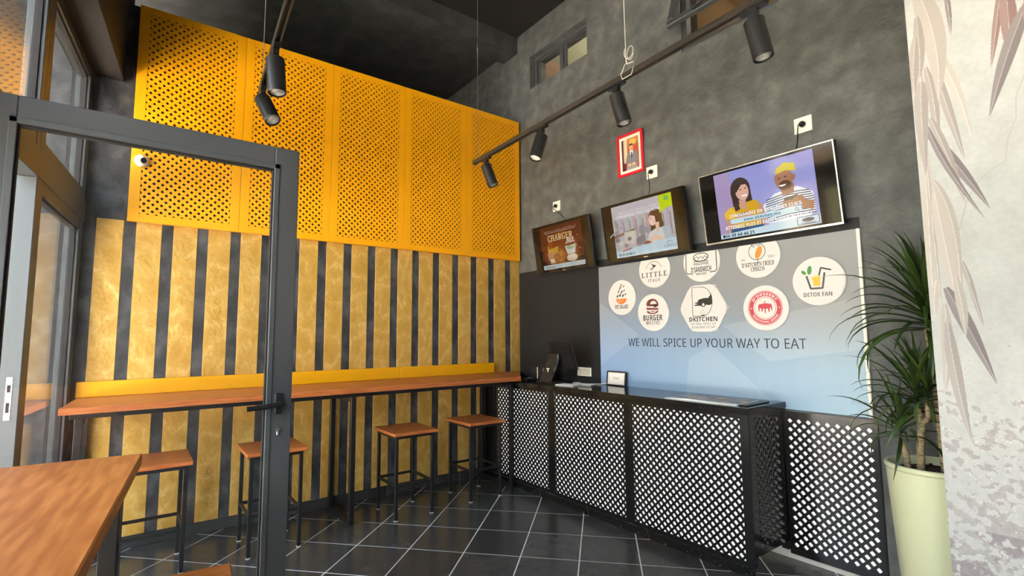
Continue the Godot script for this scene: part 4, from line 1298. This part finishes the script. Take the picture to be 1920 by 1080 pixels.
func _screen_people() -> Image:
	var img := _blank(c8(16, 13, 8))
	igrad(img, Rect2i(120, 14, 720, 510), c8(150, 152, 214), c8(168, 170, 220))
	img.fill_rect(Rect2i(120, 14, 130, 510), c8(170, 150, 190))
	# woman, left
	iell(img, 318, 170, 76, 92, c8(70, 54, 48))
	ipoly(img, [Vector2(246, 180), Vector2(392, 160), Vector2(404, 330), Vector2(360, 380), Vector2(250, 320)], c8(74, 56, 50))
	ipoly(img, [Vector2(190, 330), Vector2(262, 282), Vector2(420, 268), Vector2(470, 320), Vector2(440, 470), Vector2(210, 470)], c8(214, 164, 40))
	ipoly(img, [Vector2(170, 330), Vector2(226, 290), Vector2(268, 330), Vector2(236, 392), Vector2(176, 380)], c8(234, 186, 56))
	ipoly(img, [Vector2(176, 376), Vector2(236, 388), Vector2(248, 500), Vector2(190, 510)], c8(198, 150, 126))
	ipoly(img, [Vector2(440, 300), Vector2(486, 330), Vector2(480, 470), Vector2(440, 470)], c8(198, 150, 126))
	ipoly(img, [Vector2(296, 250), Vector2(352, 250), Vector2(346, 330), Vector2(306, 310)], c8(206, 158, 136))
	iell(img, 330, 188, 50, 68, c8(222, 176, 156), 0, TAU, -0.12)
	iell(img, 344, 216, 24, 13, c8(252, 246, 240), 0, PI); iell(img, 320, 172, 7, 4, c8(50, 36, 34)); iell(img, 358, 168, 7, 4, c8(50, 36, 34))
	ipoly(img, [Vector2(268, 150), Vector2(330, 106), Vector2(384, 140), Vector2(330, 136), Vector2(284, 190)], c8(70, 52, 46))
	ipoly(img, [Vector2(240, 180), Vector2(276, 170), Vector2(300, 320), Vector2(262, 330)], c8(66, 50, 46))
	ipoly(img, [Vector2(272, 356), Vector2(356, 344), Vector2(360, 364), Vector2(276, 376)], c8(60, 60, 70))
	iell(img, 300, 384, 44, 22, c8(206, 158, 134)); iell(img, 352, 372, 34, 22, c8(206, 158, 134))
	img.fill_rect(Rect2i(210, 460, 250, 64), c8(60, 92, 128))
	# man, right
	ipoly(img, [Vector2(470, 330), Vector2(560, 260), Vector2(720, 240), Vector2(812, 300), Vector2(820, 430), Vector2(760, 470), Vector2(500, 470)], c8(232, 236, 240))
	for q in 11:
		iline(img, [Vector2(500 - q * 3 + maxf(0.0, q - 4) * 4, 296 + q * 16), Vector2(650, 270 + q * 17), Vector2(790 + minf(q * 8, 28), 282 + q * 16)], 6.5, c8(40, 58, 92))
	ipoly(img, [Vector2(600, 214), Vector2(700, 214), Vector2(690, 282), Vector2(616, 286)], c8(150, 106, 80))
	iell(img, 636, 168, 62, 82, c8(170, 122, 94), 0, TAU, -0.08)
	iell(img, 640, 216, 44, 34, c8(96, 66, 52))
	iell(img, 622, 208, 26, 13, c8(250, 244, 238), 0, PI)
	iell(img, 606, 160, 7, 4, c8(40, 28, 26)); iell(img, 648, 156, 7, 4, c8(40, 28, 26))
	ipoly(img, [Vector2(580, 130), Vector2(594, 84), Vector2(650, 56), Vector2(716, 74), Vector2(724, 132), Vector2(650, 112)], c8(206, 190, 44))
	iell(img, 700, 170, 14, 22, c8(166, 118, 92))
	ipoly(img, [Vector2(620, 310), Vector2(712, 296), Vector2(720, 336), Vector2(628, 350)], c8(70, 66, 72))
	iell(img, 652, 350, 50, 26, c8(160, 112, 86)); iell(img, 716, 336, 40, 30, c8(160, 112, 86))
	ipoly(img, [Vector2(740, 340), Vector2(814, 360), Vector2(800, 420), Vector2(728, 400)], c8(164, 116, 90))
	# lettering and the search bar
	itext(img, "COMMANDEZ EN QUELQUES CLICS", sans_bold, 470, 362, 29, Color.WHITE, 520)
	for q in 2: iell(img, 230 + q * 480, 402, 19, 19, c8(202, 226, 232))
	img.fill_rect(Rect2i(230, 383, 480, 38), c8(202, 226, 232))
	itext(img, "www.dkitchen.ma", sans_bold, 450, 402, 22, c8(70, 110, 140), 270)
	iring(img, 696, 398, 8, 11, c8(40, 60, 90)); iline(img, [Vector2(704, 406), Vector2(714, 416)], 4, c8(40, 60, 90))
	itext(img, "ATTENDEZ PLUS ET FAITES-VOUS PLAISIR !", sans_bold, 476, 446, 29, Color.WHITE, 620)
	ipoly(img, [Vector2(120, 494), Vector2(840, 456), Vector2(840, 526), Vector2(120, 526)], c8(204, 224, 232))
	itext(img, "06 09 64 44 21", sans_bold, 270, 508, 26, c8(36, 42, 54))
	iell(img, 146, 508, 10, 12, c8(36, 42, 54))
	iline(img, [Vector2(690, 470), Vector2(690, 516), Vector2(830, 516), Vector2(830, 462), Vector2(690, 462)], 4, c8(50, 60, 74))
	iell(img, 760, 486, 40, 14, c8(80, 90, 100)); itext(img, "D'SANDWICH", sans_bold, 760, 508, 11, c8(50, 60, 74), 90)
	# border of the window behind, mirrored in the glass, is left to the light
	return img

# ---------------------------------------------------------------- sockets, frame, switches
func build_wall_items() -> void:
	var sp := [[0.680, 2.892, "white wall socket with plug above the leftmost screen", 0.865, 2.66], [1.943, 2.932, "white wall socket with plug beside the red framed portrait", 1.905, 2.68], [3.207, 2.926, "white wall socket with plug above the rightmost screen", 3.14, 2.70]]
	for a in sp:
		var t := thing("wall_socket", a[2], "socket", Vector3(a[0], a[1], 0.0), 0.0, "white sockets above the screens")
		obj("plate", b1(Vector3(-0.058, -0.055, 0.0), Vector3(0.058, 0.055, 0.009), 0.003), M.plastic_white, t)
		obj("socket_well", _lathed([Vector2(0.024, 0.0085), Vector2(0.024, 0.0105), Vector2(0.021, 0.0105), Vector2(0.0, 0.0095)], Transform3D(Basis(Vector3.RIGHT, PI / 2), Vector3.ZERO)), M.plastic_grey, t)
		var c := thing("power_cord", "black plug and thin cord running down to the " + ["leftmost", "middle", "rightmost"][sp.find(a)] + " wall screen", "cord", Vector3(a[0], a[1], 0.0), 0.0, "black screen cords")
		var st := mb()
		lathe(st, [Vector2(0.0, 0.0), Vector2(0.0, 0.011), Vector2(0.0195, 0.011), Vector2(0.019, 0.03), Vector2(0.011, 0.042), Vector2(0.0, 0.042)], 16, Transform3D(Basis(Vector3.RIGHT, PI / 2), Vector3.ZERO))
		obj("plug", st, M.plastic_black, c)
		st = mb()
		var dx: float = a[3] - a[0]; var dy: float = a[4] - a[1]
		tube(st, [Vector3(0, 0, 0.036), Vector3(-0.02, -0.004, 0.034), Vector3(-0.03, -0.03, 0.02), Vector3(lerpf(-0.02, dx, 0.5), dy * 0.5, 0.008), Vector3(dx, dy, 0.008), Vector3(dx, dy - 0.2, 0.01)], 0.0035, 6)
		obj("cord", st, M.cord_black, c)
	# red framed portrait
	var t := thing("framed_portrait", "red-framed portrait of a seated person in a grey suit", "picture", Vector3(1.714, 3.168, 0.0))
	t.rotation.x = 0.03
	var w := 0.302; var h := 0.40
	var st := mb()
	var b := 0.026
	for r in [[-w / 2, -h / 2, w / 2, -h / 2 + b], [-w / 2, h / 2 - b, w / 2, h / 2], [-w / 2, -h / 2 + b, -w / 2 + b, h / 2 - b], [w / 2 - b, -h / 2 + b, w / 2, h / 2 - b]]:
		box(st, Vector3(r[0], r[1], 0.002), Vector3(r[2], r[3], 0.024), 0.004)
	obj("frame", st, M.red, t)
	obj("mount", b1(Vector3(-w / 2 + 0.02, -h / 2 + 0.02, 0.004), Vector3(w / 2 - 0.02, h / 2 - 0.02, 0.011), 0.0), M.cream, t)
	var img := Image.create_empty(300, 440, false, Image.FORMAT_RGB8)
	igrad(img, Rect2i(0, 0, 300, 440), c8(196, 132, 60), c8(120, 50, 40))
	img.fill_rect(Rect2i(0, 0, 34, 440), c8(84, 44, 48)); img.fill_rect(Rect2i(34, 0, 26, 330), c8(222, 176, 160)); img.fill_rect(Rect2i(60, 0, 36, 330), c8(228, 202, 160))
	iell(img, 200, 60, 60, 40, c8(222, 172, 84)); ipoly(img, [Vector2(180, 120), Vector2(290, 110), Vector2(300, 300), Vector2(180, 260)], c8(188, 72, 34))
	img.fill_rect(Rect2i(0, 330, 60, 110), c8(96, 26, 34)); ipoly(img, [Vector2(220, 330), Vector2(300, 300), Vector2(300, 440), Vector2(220, 440)], c8(150, 96, 92))
	ipoly(img, [Vector2(92, 218), Vector2(140, 186), Vector2(220, 186), Vector2(272, 224), Vector2(284, 330), Vector2(236, 396), Vector2(92, 400), Vector2(62, 320)], c8(120, 120, 126))
	ipoly(img, [Vector2(142, 178), Vector2(200, 178), Vector2(184, 250), Vector2(170, 268), Vector2(156, 250)], c8(240, 240, 240))
	ipoly(img, [Vector2(164, 196), Vector2(178, 196), Vector2(186, 250), Vector2(172, 290), Vector2(160, 250)], c8(34, 34, 42))
	iell(img, 168, 138, 34, 46, c8(214, 160, 132)); iell(img, 170, 104, 36, 22, c8(50, 34, 28), PI * 0.95, TAU * 1.02)
	iell(img, 155, 134, 5, 3, c8(50, 34, 30)); iell(img, 180, 134, 5, 3, c8(50, 34, 30)); iell(img, 166, 162, 11, 3, c8(160, 90, 80))
	ipoly(img, [Vector2(84, 380), Vector2(240, 370), Vector2(270, 440), Vector2(70, 440)], c8(146, 140, 136))
	iell(img, 130, 372, 34, 20, c8(216, 164, 138)); iell(img, 204, 372, 30, 20, c8(216, 164, 138))
	var pm := put("portrait", sheet(0.198, 0.296, 0.0), printed(img, 0.3), t)
	pm.position = Vector3(0, -0.148, 0.0118)
	# triple switch plate over the worktop
	var s := thing("switch_plate", "pale triple switch plate on the dark wall beside the till", "switch", Vector3(1.055, 1.132, 0.004))
	obj("plate", b1(Vector3(-0.095, -0.042, 0.0), Vector3(0.095, 0.042, 0.008), 0.003), M.plastic_white, s)
	for k in 3:
		obj("switch", b1(Vector3(-0.083 + k * 0.057, -0.032, 0.0075), Vector3(-0.030 + k * 0.057, 0.032, 0.0125), 0.003), M.plastic_grey, s)
	# framed notice standing on the worktop
	var nt := thing("framed_notice", "small black-framed white card standing on the worktop against the print", "frame", Vector3(1.512, 1.0325, 0.062))
	nt.rotation.x = -0.12
	st = mb()
	for r in [[-0.113, 0.0, 0.113, 0.01], [-0.113, 0.118, 0.113, 0.131], [-0.113, 0.01, -0.101, 0.118], [0.101, 0.01, 0.113, 0.118]]:
		box(st, Vector3(r[0], r[1], -0.008), Vector3(r[2], r[3], 0.010), 0.002)
	obj("frame", st, M.plastic_black, nt)
	img = Image.create_empty(256, 160, false, Image.FORMAT_RGB8)
	img.fill(c8(236, 234, 228))
	iline(img, [Vector2(12, 12), Vector2(244, 12), Vector2(244, 148), Vector2(12, 148), Vector2(12, 12)], 3, c8(150, 146, 140))
	itext(img, "Fermer", serif, 128, 74, 30, c8(120, 110, 104), 84)
	pm = put("card", sheet(0.202, 0.112, 0.0), printed(img, 0.4), nt)
	pm.position = Vector3(0, 0.008, 0.003)
	obj("back", b1(Vector3(-0.11, 0.002, -0.012), Vector3(0.11, 0.129, -0.007), 0.001), M.plastic_black, nt)

# ---------------------------------------------------------------- tracks and spots
func build_tracks() -> void:
	var y := 3.0
	var t2 := [Vector3(1.07, y, 1.309), Vector3(4.3, y, 1.455)]
	var t1 := [Vector3(1.40, y, 3.062), Vector3(4.2, y, 3.255)]
	_track(t2, "black light track across the back of the room, before the screens", "spotlight track before the screens")
	_track(t1, "black light track over the open door, nearer the shopfront", "x")
	var labs2 := ["black track spotlight at the yellow panel end of the back track", "black track spotlight with its white lens showing, second on the back track", "black track spotlight just above the red framed portrait", "black track spotlight hanging in front of the tilted high window"]
	var d2: Vector3 = (t2[1] - t2[0]).normalized()
	var xs := [1.26, 2.02, 2.75, 3.60]
	var aims := [Vector3(0.28, -1, -0.22), Vector3(-0.04, -1, 0.32), Vector3(0.20, -1, -0.12), Vector3(0.16, -1, -0.08)]
	for i in 4:
		var at: Vector3 = t2[0] + d2 * ((xs[i] - t2[0].x) / d2.x)
		_spot(at, d2, aims[i], labs2[i], i == 1)
	var d1: Vector3 = (t1[1] - t1[0]).normalized()
	_spot(t1[0] + d1 * 0.58, d1, Vector3(0.10, -1, -0.06), "black track spotlight hanging straight over the open door", false)
	_spot(t1[0] + d1 * 0.07, d1, Vector3(0.60, -1, -0.28), "black track spotlight tilted sideways at the end of the front track", false)
	var cb := [[t2[0] + d2 * 0.05, "thin steel wire holding the left end of the back track", true], [t1[0] + d1 * 0.02, "thin steel wire holding the end of the front track", false]]
	for c in cb:
		var st := mb()
		tube(st, [c[0] + Vector3(0, 0.017, 0), Vector3(c[0].x, 5.164, c[0].z)], 0.0022, 6)
		var o := thing("suspension_wire", c[1], "wire", Vector3.ZERO, 0.0, "steel wires holding the light tracks")
		obj("wire", st, M.wire, o)
		st = mb()
		tube(st, [Vector3(c[0].x, 4.02, c[0].z), Vector3(c[0].x, 4.12, c[0].z)], 0.0055, 8)
		obj("turnbuckle", st, M.chrome, o)
	# knotted white wire in the middle of the back track
	var k: Vector3 = t2[0] + d2 * ((2.84 - 1.07) / d2.x)
	var o := thing("knotted_wire", "knotted white wire with a loop tying the back track to the ceiling", "wire")
	var st := mb()
	var p := k + Vector3(0, 0.018, 0)
	tube(st, [p + Vector3(-0.035, 0.0, 0.012), p + Vector3(-0.012, 0.045, 0.01), p + Vector3(-0.006, 0.06, 0), p + Vector3(-0.01, 0.11, 0), p + Vector3(-0.008, 0.16, 0), Vector3(p.x - 0.012, 3.5, p.z), Vector3(p.x - 0.02, 5.164, p.z)], 0.0024, 6)
	obj("wire", st, M.cord_white, o)
	st = mb()
	var loop := []
	for i in 26:
		var a := TAU * i / 16.0 + 2.4
		loop.append(p + Vector3(0.018 + 0.028 * cos(a), 0.115 + 0.04 * sin(a), 0.012 * sin(a * 0.5)))
	tube(st, loop, 0.0022, 6)
	tube(st, [p + Vector3(-0.008, 0.09, 0), p + Vector3(0.0, 0.05, 0.0), p + Vector3(0.02, 0.046, 0.006), p + Vector3(0.05, 0.042, 0.006)], 0.003, 6)
	tube(st, [p + Vector3(-0.035, 0.0, 0.02), p + Vector3(-0.02, -0.04, 0.022), p + Vector3(0.045, -0.038, 0.021), p + Vector3(0.06, 0.002, 0.018)], 0.0022, 6)
	obj("loop", st, M.cord_white, o)

func _track(ends: Array, label: String, _g: String) -> void:
	var t := thing("light_track", label, "light track", Vector3.ZERO, 0.0, "black light tracks")
	var a: Vector3 = ends[0]; var b: Vector3 = ends[1]
	var d := (b - a).normalized()
	var tf := Transform3D(Basis(d, Vector3.UP, d.cross(Vector3.UP)), a)
	var ln := a.distance_to(b)
	var st := mb()
	box(st, Vector3(0, -0.001, -0.017), Vector3(ln, 0.017, 0.017), 0.001, tf)
	box(st, Vector3(0, -0.017, -0.017), Vector3(ln, -0.001, -0.009), 0.001, tf)
	box(st, Vector3(0, -0.017, 0.009), Vector3(ln, -0.001, 0.017), 0.001, tf)
	obj("rail", st, M.track, t)
	st = mb()
	box(st, Vector3(-0.006, -0.018, -0.018), Vector3(0.0, 0.018, 0.018), 0.001, tf)
	obj("end_cap", st, M.plastic_black, t)

func _spot(at: Vector3, d: Vector3, aim: Vector3, label: String, pale_lens: bool) -> void:  # one lens is coloured pale as if catching light; every spot is off
	var t := thing("track_spotlight", label, "spotlight", at, 0.0, "black track spotlights")
	var tf := Transform3D(Basis(d, Vector3.UP, d.cross(Vector3.UP)), Vector3.ZERO)
	var st := mb()
	box(st, Vector3(-0.065, -0.034, -0.0165), Vector3(0.065, -0.0175, 0.0165), 0.002, tf)
	box(st, Vector3(-0.022, -0.062, -0.015), Vector3(0.022, -0.034, 0.015), 0.002, tf)
	obj("adapter", st, M.plastic_black, t)
	aim = aim.normalized()
	var b := Basis(Quaternion(Vector3.DOWN, aim))
	var piv := Vector3(0, -0.085, 0)
	st = mb()
	tube(st, [Vector3(0, -0.055, 0), piv + Vector3(0.0, 0.0, 0.0), piv + aim * 0.02], 0.008, 8)
	obj("stem", st, M.chrome if pale_lens else M.plastic_black, t)
	var R := 0.0445; var L := 0.19
	var head := Transform3D(b, piv - aim * 0.005)
	st = mb()
	lathe(st, [Vector2(0.0, -L + 0.02), Vector2(R - 0.006, -L + 0.02), Vector2(R - 0.005, -L + 0.002), Vector2(R - 0.002, -L), Vector2(R, -L + 0.003), Vector2(R, -0.004), Vector2(R - 0.004, 0.0), Vector2(0.0, 0.0)], 28, head)
	var hd := obj("lamp_head", st, M.lamp, t)
	st = mb()
	lathe(st, [Vector2(0.0, -L + 0.007), Vector2(R * 0.55, -L + 0.008), Vector2(R - 0.0065, -L + 0.012), Vector2(R - 0.0065, -L + 0.0195)], 24, head)
	obj("lens", st, M.lens if pale_lens else M.lens_grey, hd)
	st = mb()
	for a in 3:
		lathe(st, [Vector2(R * (0.25 + 0.22 * a), -L + 0.0072), Vector2(R * (0.25 + 0.22 * a) + 0.001, -L + 0.0055), Vector2(R * (0.25 + 0.22 * a) + 0.002, -L + 0.0075)], 20, head)
	obj("lens_ring", st, M.plastic_grey, hd)

# ---------------------------------------------------------------- things on the worktop
func build_counter_items() -> void:
	var y := 1.0325
	var t := thing("till_screen", "black point-of-sale till screen on a slanted stand, seen from behind", "till", Vector3(0.93, y, 0.29))
	var st := mb()
	# screen slab: its top leans to the room
	var tl := Vector3(-0.045, 0.392, 0.05); var tr := Vector3(0.268, 0.386, 0.05); var br := Vector3(0.248, 0.130, -0.06)
	var ex := (tr - tl).normalized()
	var ey := (tr - br).normalized()
	var en := ex.cross(ey).normalized()
	var tf := Transform3D(Basis(ex, ey, en), br)
	box(st, Vector3(-0.315, 0, -0.03), Vector3(0, 0.279, -0.012), 0.004, tf)
	box(st, Vector3(-0.295, 0.02, -0.012), Vector3(-0.02, 0.26, 0.004), 0.008, tf)
	obj("screen", st, M.plastic_black, t)
	st = mb()
	var fw := func(x: float, yy: float, z: float) -> Vector3: return Vector3(x, yy, z)
	quad(st, fw.call(-0.135, 0.012, 0.085), fw.call(0.01, 0.012, 0.085), fw.call(0.085, 0.235, 0.035), fw.call(-0.055, 0.235, 0.035), Vector3(0, 0.2, 1))
	quad(st, fw.call(-0.135, 0.012, 0.06), fw.call(0.01, 0.012, 0.06), fw.call(0.085, 0.235, 0.008), fw.call(-0.055, 0.235, 0.008), Vector3(0, -0.2, -1))
	quad(st, fw.call(-0.135, 0.012, 0.06), fw.call(-0.135, 0.012, 0.085), fw.call(-0.055, 0.235, 0.035), fw.call(-0.055, 0.235, 0.008), Vector3(-1, 0, 0))
	box(st, Vector3(-0.06, 0.22, -0.02), Vector3(0.09, 0.285, 0.036), 0.008)
	var sd := obj("stand", st, M.plastic_black, t)
	st = mb()
	quad(st, Vector3(0.0105, 0.012, 0.058), Vector3(0.0105, 0.012, 0.087), Vector3(0.0855, 0.236, 0.037), Vector3(0.0855, 0.236, 0.006), Vector3(1, -0.3, 0))
	obj("edge_strip", st, M.chrome, sd)
	# small pale mark on the stand
	st = mb()
	box(st, Vector3(-0.045, 0.132, 0.0600), Vector3(-0.005, 0.141, 0.0615), 0.0, Transform3D(Basis(), Vector3(-0.005, 0, 0.0)))
	box(st, Vector3(-0.032, 0.106, 0.0640), Vector3(-0.022, 0.132, 0.0655), 0.0)
	obj("emblem", st, M.plastic_white, sd)
	obj("base", b1(Vector3(-0.155, 0.0, -0.08), Vector3(0.12, 0.013, 0.115), 0.004), M.plastic_black, t)
	var p := thing("receipt_printer", "small black box printer behind the till at the wall end of the worktop", "printer", Vector3(0.66, y, 0.20))
	obj("body", b1(Vector3(-0.11, 0.0, -0.1), Vector3(0.085, 0.145, 0.08), 0.01), M.plastic_black, p)
	obj("lit_edge", b1(Vector3(-0.012, 0.02, 0.08), Vector3(-0.002, 0.14, 0.083), 0.001), M.chrome, p)  # chrome strip stands in for light along the printer edge
	obj("paper_slot", b1(Vector3(-0.06, 0.143, -0.03), Vector3(0.07, 0.147, -0.015), 0.0005), M.gasket, p)
	var r := thing("card_terminal", "small dark card terminal in front of the box printer", "terminal", Vector3(0.60, y, 0.36), 0.2)
	obj("body", b1(Vector3(-0.035, 0.0, -0.07), Vector3(0.035, 0.03, 0.07), 0.006), M.plastic_black, r)
	obj("display", b1(Vector3(-0.025, 0.0295, -0.055), Vector3(0.025, 0.031, -0.015), 0.0005), M.plastic_grey, r)
	for a in [[Vector3(1.19, y, 0.36), 0.2, Vector3(0.10, 0.010, 0.065), "white card stack lying nearest the worktop edge by the till"], [Vector3(1.24, y, 0.20), 0.15, Vector3(0.11, 0.008, 0.05), "white card stack lying further back by the till"]]:
		var o := thing("card_stack", a[3], "papers", a[0], a[1], "white card stacks by the till")
		var st2 := mb()
		for k in 3:
			box(st2, Vector3(-a[2].x, a[2].y * k / 3.0, -a[2].z) + Vector3(0.004 * k, 0, 0.003 * k), Vector3(a[2].x, a[2].y * (k + 0.9) / 3.0, a[2].z) + Vector3(0.004 * k, 0, 0.003 * k), 0.0006)
		obj("cards", st2, M.white, o)
	var tg := thing("paper_tag", "small pale paper tag lying beside the till base", "tag", Vector3(1.075, y, 0.13), -0.5)
	obj("tag", b1(Vector3(-0.045, 0.0, -0.03), Vector3(0.045, 0.004, 0.03), 0.001), M.plastic_grey, tg)
	var cc := mb()
	tube(cc, [Vector3(1.20, y + 0.004, 0.20), Vector3(1.28, y + 0.006, 0.15), Vector3(1.36, y + 0.006, 0.10), Vector3(1.42, y + 0.02, 0.05), Vector3(1.44, y + 0.03, 0.03)], 0.004, 6)
	tag(obj("white_cable", cc, M.cord_white), "white cable running over the worktop from the cards to the print", "cable")
	# open menu and black folder at the near end
	var mn := thing("menu_leaflet", "colourful food menu leaflet lying on the near end of the worktop", "menu", Vector3(2.62, y, 0.295), 0.03)
	var img := Image.create_empty(400, 240, false, Image.FORMAT_RGB8)
	img.fill(c8(96, 74, 64))
	var cols := [c8(150, 96, 60), c8(190, 140, 84), c8(110, 60, 54), c8(204, 120, 50), c8(130, 122, 90), c8(70, 60, 66)]
	for q in 26:
		iell(img, 20 + (q * 97) % 370, 18 + (q * 61) % 210, 34, 20, cols[q % 6], 0, TAU, q * 0.7)
	itext(img, "MENU", sans_bold, 70, 120, 40, c8(236, 226, 206))
	obj("pages", b1(Vector3(-0.26, 0.0, -0.14), Vector3(0.26, 0.006, 0.14), 0.001), M.white, mn)
	var sh := put("print", sheet(0.50, 0.27, 0.0), printed(img, 0.3), mn)
	sh.rotation.x = -PI / 2
	sh.position = Vector3(0, 0.0064, 0.135)
	var cv := mb()
	prism(cv, PackedVector2Array([Vector2(-0.28, 0.0), Vector2(-0.28, 0.004), Vector2(-0.1, 0.011), Vector2(0.08, 0.007), Vector2(0.26, 0.004), Vector2(0.26, 0.0)]), 0.14, 0.175)
	obj("front_flap", cv, M.white, mn)
	var bf := thing("black_folder", "thin black folder lying at the end of the worktop beside the menu", "folder", Vector3(2.915, y, 0.29), 0.03)
	obj("cover", b1(Vector3(-0.028, 0.0, -0.15), Vector3(0.030, 0.008, 0.16), 0.002), M.plastic_black, bf)

# ---------------------------------------------------------------- plant
func build_plant() -> void:
	var px := Vector3(3.836, 0, 0.262)
	var t := thing("potted_dracaena", "dark green spiky dracaena in a tall glossy cream-green planter", "plant", px)
	var st := mb()
	lathe(st, [Vector2(0.0, 0.0), Vector2(0.160, 0.0), Vector2(0.166, 0.006), Vector2(0.206, 0.79), Vector2(0.212, 0.80), Vector2(0.212, 0.815), Vector2(0.206, 0.82), Vector2(0.196, 0.82), Vector2(0.192, 0.812), Vector2(0.190, 0.77)], 56)
	obj("planter", st, M.pot, t)
	st = mb()
	var pr := [Vector2(0.1885, 0.772), Vector2(0.14, 0.786), Vector2(0.08, 0.784), Vector2(0.03, 0.79), Vector2(0.0, 0.79)]
	lathe(st, pr, 30)
	for k in 40:
		var a := rng.randf() * TAU
		var r := sqrt(rng.randf()) * 0.17
		var c := Vector3(cos(a) * r, 0.784, sin(a) * r)
		box(st, c - Vector3(0.008, 0.006, 0.007), c + Vector3(0.009, 0.007, 0.008), 0.004, Transform3D())
	obj("soil", st, M.soil, t)
	# leaf blades: six shared shapes
	var blades := []
	for k in 6:
		blades.append(_blade(0.42 + 0.05 * (k % 3), 0.0125 + 0.0015 * (k % 2), 0.35 + 0.22 * k))
	var verts := []
	for bl in blades: verts.append(bl.surface_get_arrays(0)[Mesh.ARRAY_VERTEX])
	# stems: [points, radius, crown list]
	var stems := [
		[[Vector3(-0.045, 0.78, 0.05), Vector3(-0.04, 0.90, 0.045), Vector3(-0.03, 1.02, 0.04), Vector3(-0.045, 1.10, 0.03)], 0.017],
		[[Vector3(-0.03, 1.02, 0.04), Vector3(0.005, 1.06, 0.06), Vector3(0.012, 1.14, 0.06)], 0.013],
		[[Vector3(-0.10, 0.78, 0.045), Vector3(-0.105, 0.86, 0.045), Vector3(-0.125, 0.93, 0.04)], 0.014],
		[[Vector3(0.045, 0.78, 0.0), Vector3(0.04, 1.0, 0.0), Vector3(0.03, 1.25, -0.01), Vector3(0.02, 1.52, -0.01)], 0.019]]
	var crowns := [[Vector3(-0.045, 1.09, 0.03), 46, 0.85], [Vector3(0.012, 1.13, 0.06), 26, 0.75], [Vector3(-0.125, 0.93, 0.04), 34, 0.72], [Vector3(0.02, 1.50, -0.01), 84, 1.12]]
	for i in 4:
		st = mb()
		var path := []
		var src: Array = stems[i][0]
		for j in src.size() - 1:
			for q in 4: path.append(src[j].lerp(src[j + 1], q / 4.0))
		path.append(src[-1])
		tube(st, path, stems[i][1], 10)
		for j in range(1, path.size() - 1):
			var ring: Vector3 = path[j]
			box(st, ring - Vector3(1, 0.12, 1) * stems[i][1] * 1.04, ring + Vector3(1, 0.12, 1) * stems[i][1] * 1.04, stems[i][1] * 0.6)
		var sn := obj("stem", st, M.bark, t)
		var c: Array = crowns[i]
		for k in c[1]:
			var u: float = (k + 0.5) / float(c[1])
			var az: float = float(k) * 2.39996 + rng.randf_range(-0.2, 0.2)
			var el := lerpf(-0.25, 1.35, pow(u, 0.9)) + rng.randf_range(-0.12, 0.12)
			var lift := Vector3(0, 0.16 * u * c[2], 0)
			var which := clampi(int((1.0 - u) * 6.0), 0, 5)
			var sc: float = c[2] * rng.randf_range(0.8, 1.08) * (0.75 if u > 0.9 else 1.0)
			var b := Basis(Vector3.UP, az) * Basis(Vector3.BACK, el) * Basis(Vector3.RIGHT, rng.randf_range(-0.4, 0.4))
			var org: Vector3 = c[0] + lift
			for attempt in 7:                                  # leaves bend away from the walls beside the pot
				if not _hits(verts[which], Transform3D(b.scaled(Vector3.ONE * sc), px + org)): break
				el += 0.12
				az += 0.25 if sin(az) * cos(az) > 0.0 else -0.25
				sc *= 0.88
				b = Basis(Vector3.UP, az) * Basis(Vector3.BACK, el)
			var lf := put("leaf", blades[which], M.leaf[(k * 5 + i) % 3], sn)
			lf.transform = Transform3D(b.scaled(Vector3.ONE * sc), org)

func _hits(v: PackedVector3Array, tf: Transform3D) -> bool:
	for p in v:
		var q := tf * p
		if q.z < 0.02 or (q.x < 3.56 and q.z < 0.035) or (q.x > 3.99 and q.z > 0.49): return true
	return false

func _blade(ln: float, hw: float, droop: float) -> ArrayMesh:
	var st := SurfaceTool.new()
	st.begin(Mesh.PRIMITIVE_TRIANGLES)
	st.set_smooth_group(1)
	var rows := []
	var p := Vector3.ZERO
	var n := 9
	for i in n + 1:
		var t := float(i) / n
		var ang := 0.15 - droop * t * t * 1.3
		if i > 0: p += Vector3(cos(ang), sin(ang), 0) * ln / n
		var w := hw * clampf(0.55 + 2.2 * t, 0, 1) * clampf((1.0 - t) * 2.2, 0.0, 1.0)
		var up := Vector3(-sin(ang), cos(ang), 0)
		rows.append([p + Vector3(0, 0, -w) + up * w * 0.45, p, p + Vector3(0, 0, w) + up * w * 0.45, up])
	for i in n:
		for s in 2:
			var a = rows[i]; var b = rows[i + 1]
			quad(st, a[s], a[s + 1], b[s + 1], b[s], a[3])
	st.generate_normals()
	return st.commit()

# ---------------------------------------------------------------- outside
func build_outside() -> void:
	var st := mb()
	var tf := Transform3D(Basis(Vector3.UP, deg_to_rad(FA)), FO)
	box(st, Vector3(-9, -0.2, 0.09), Vector3(15, -0.02, 11.0), 0.0, tf)
	shell("ground", "tan street paving outside the shopfront", "ground", st, M.paving)
	# wing wall that runs out from the striped wall, with a yellow board on it
	st = mb()
	box(st, Vector3(-0.45, -0.2, 4.13), Vector3(-0.06, 5.6, 7.2), 0.0)
	shell("wall_outside", "grey wing wall outside beside the shopfront", "wall", st, M.wing)
	var b := thing("street_building", "brown building across the street outside the shopfront", "building", FO + Vector3(3, -0.02, 11.2), deg_to_rad(FA))
	st = mb()
	box(st, Vector3(-9, 0, 0), Vector3(9, 3.1, 4), 0.02)
	obj("wall", st, M.street_wall, b)
	for k in 5:
		obj("shutter", b1(Vector3(-7.6 + k * 3.2, 0.1, -0.06), Vector3(-5.6 + k * 3.2, 2.9, 0.0), 0.01), M.shutter_green if k % 2 else M.shutter_tan, b)
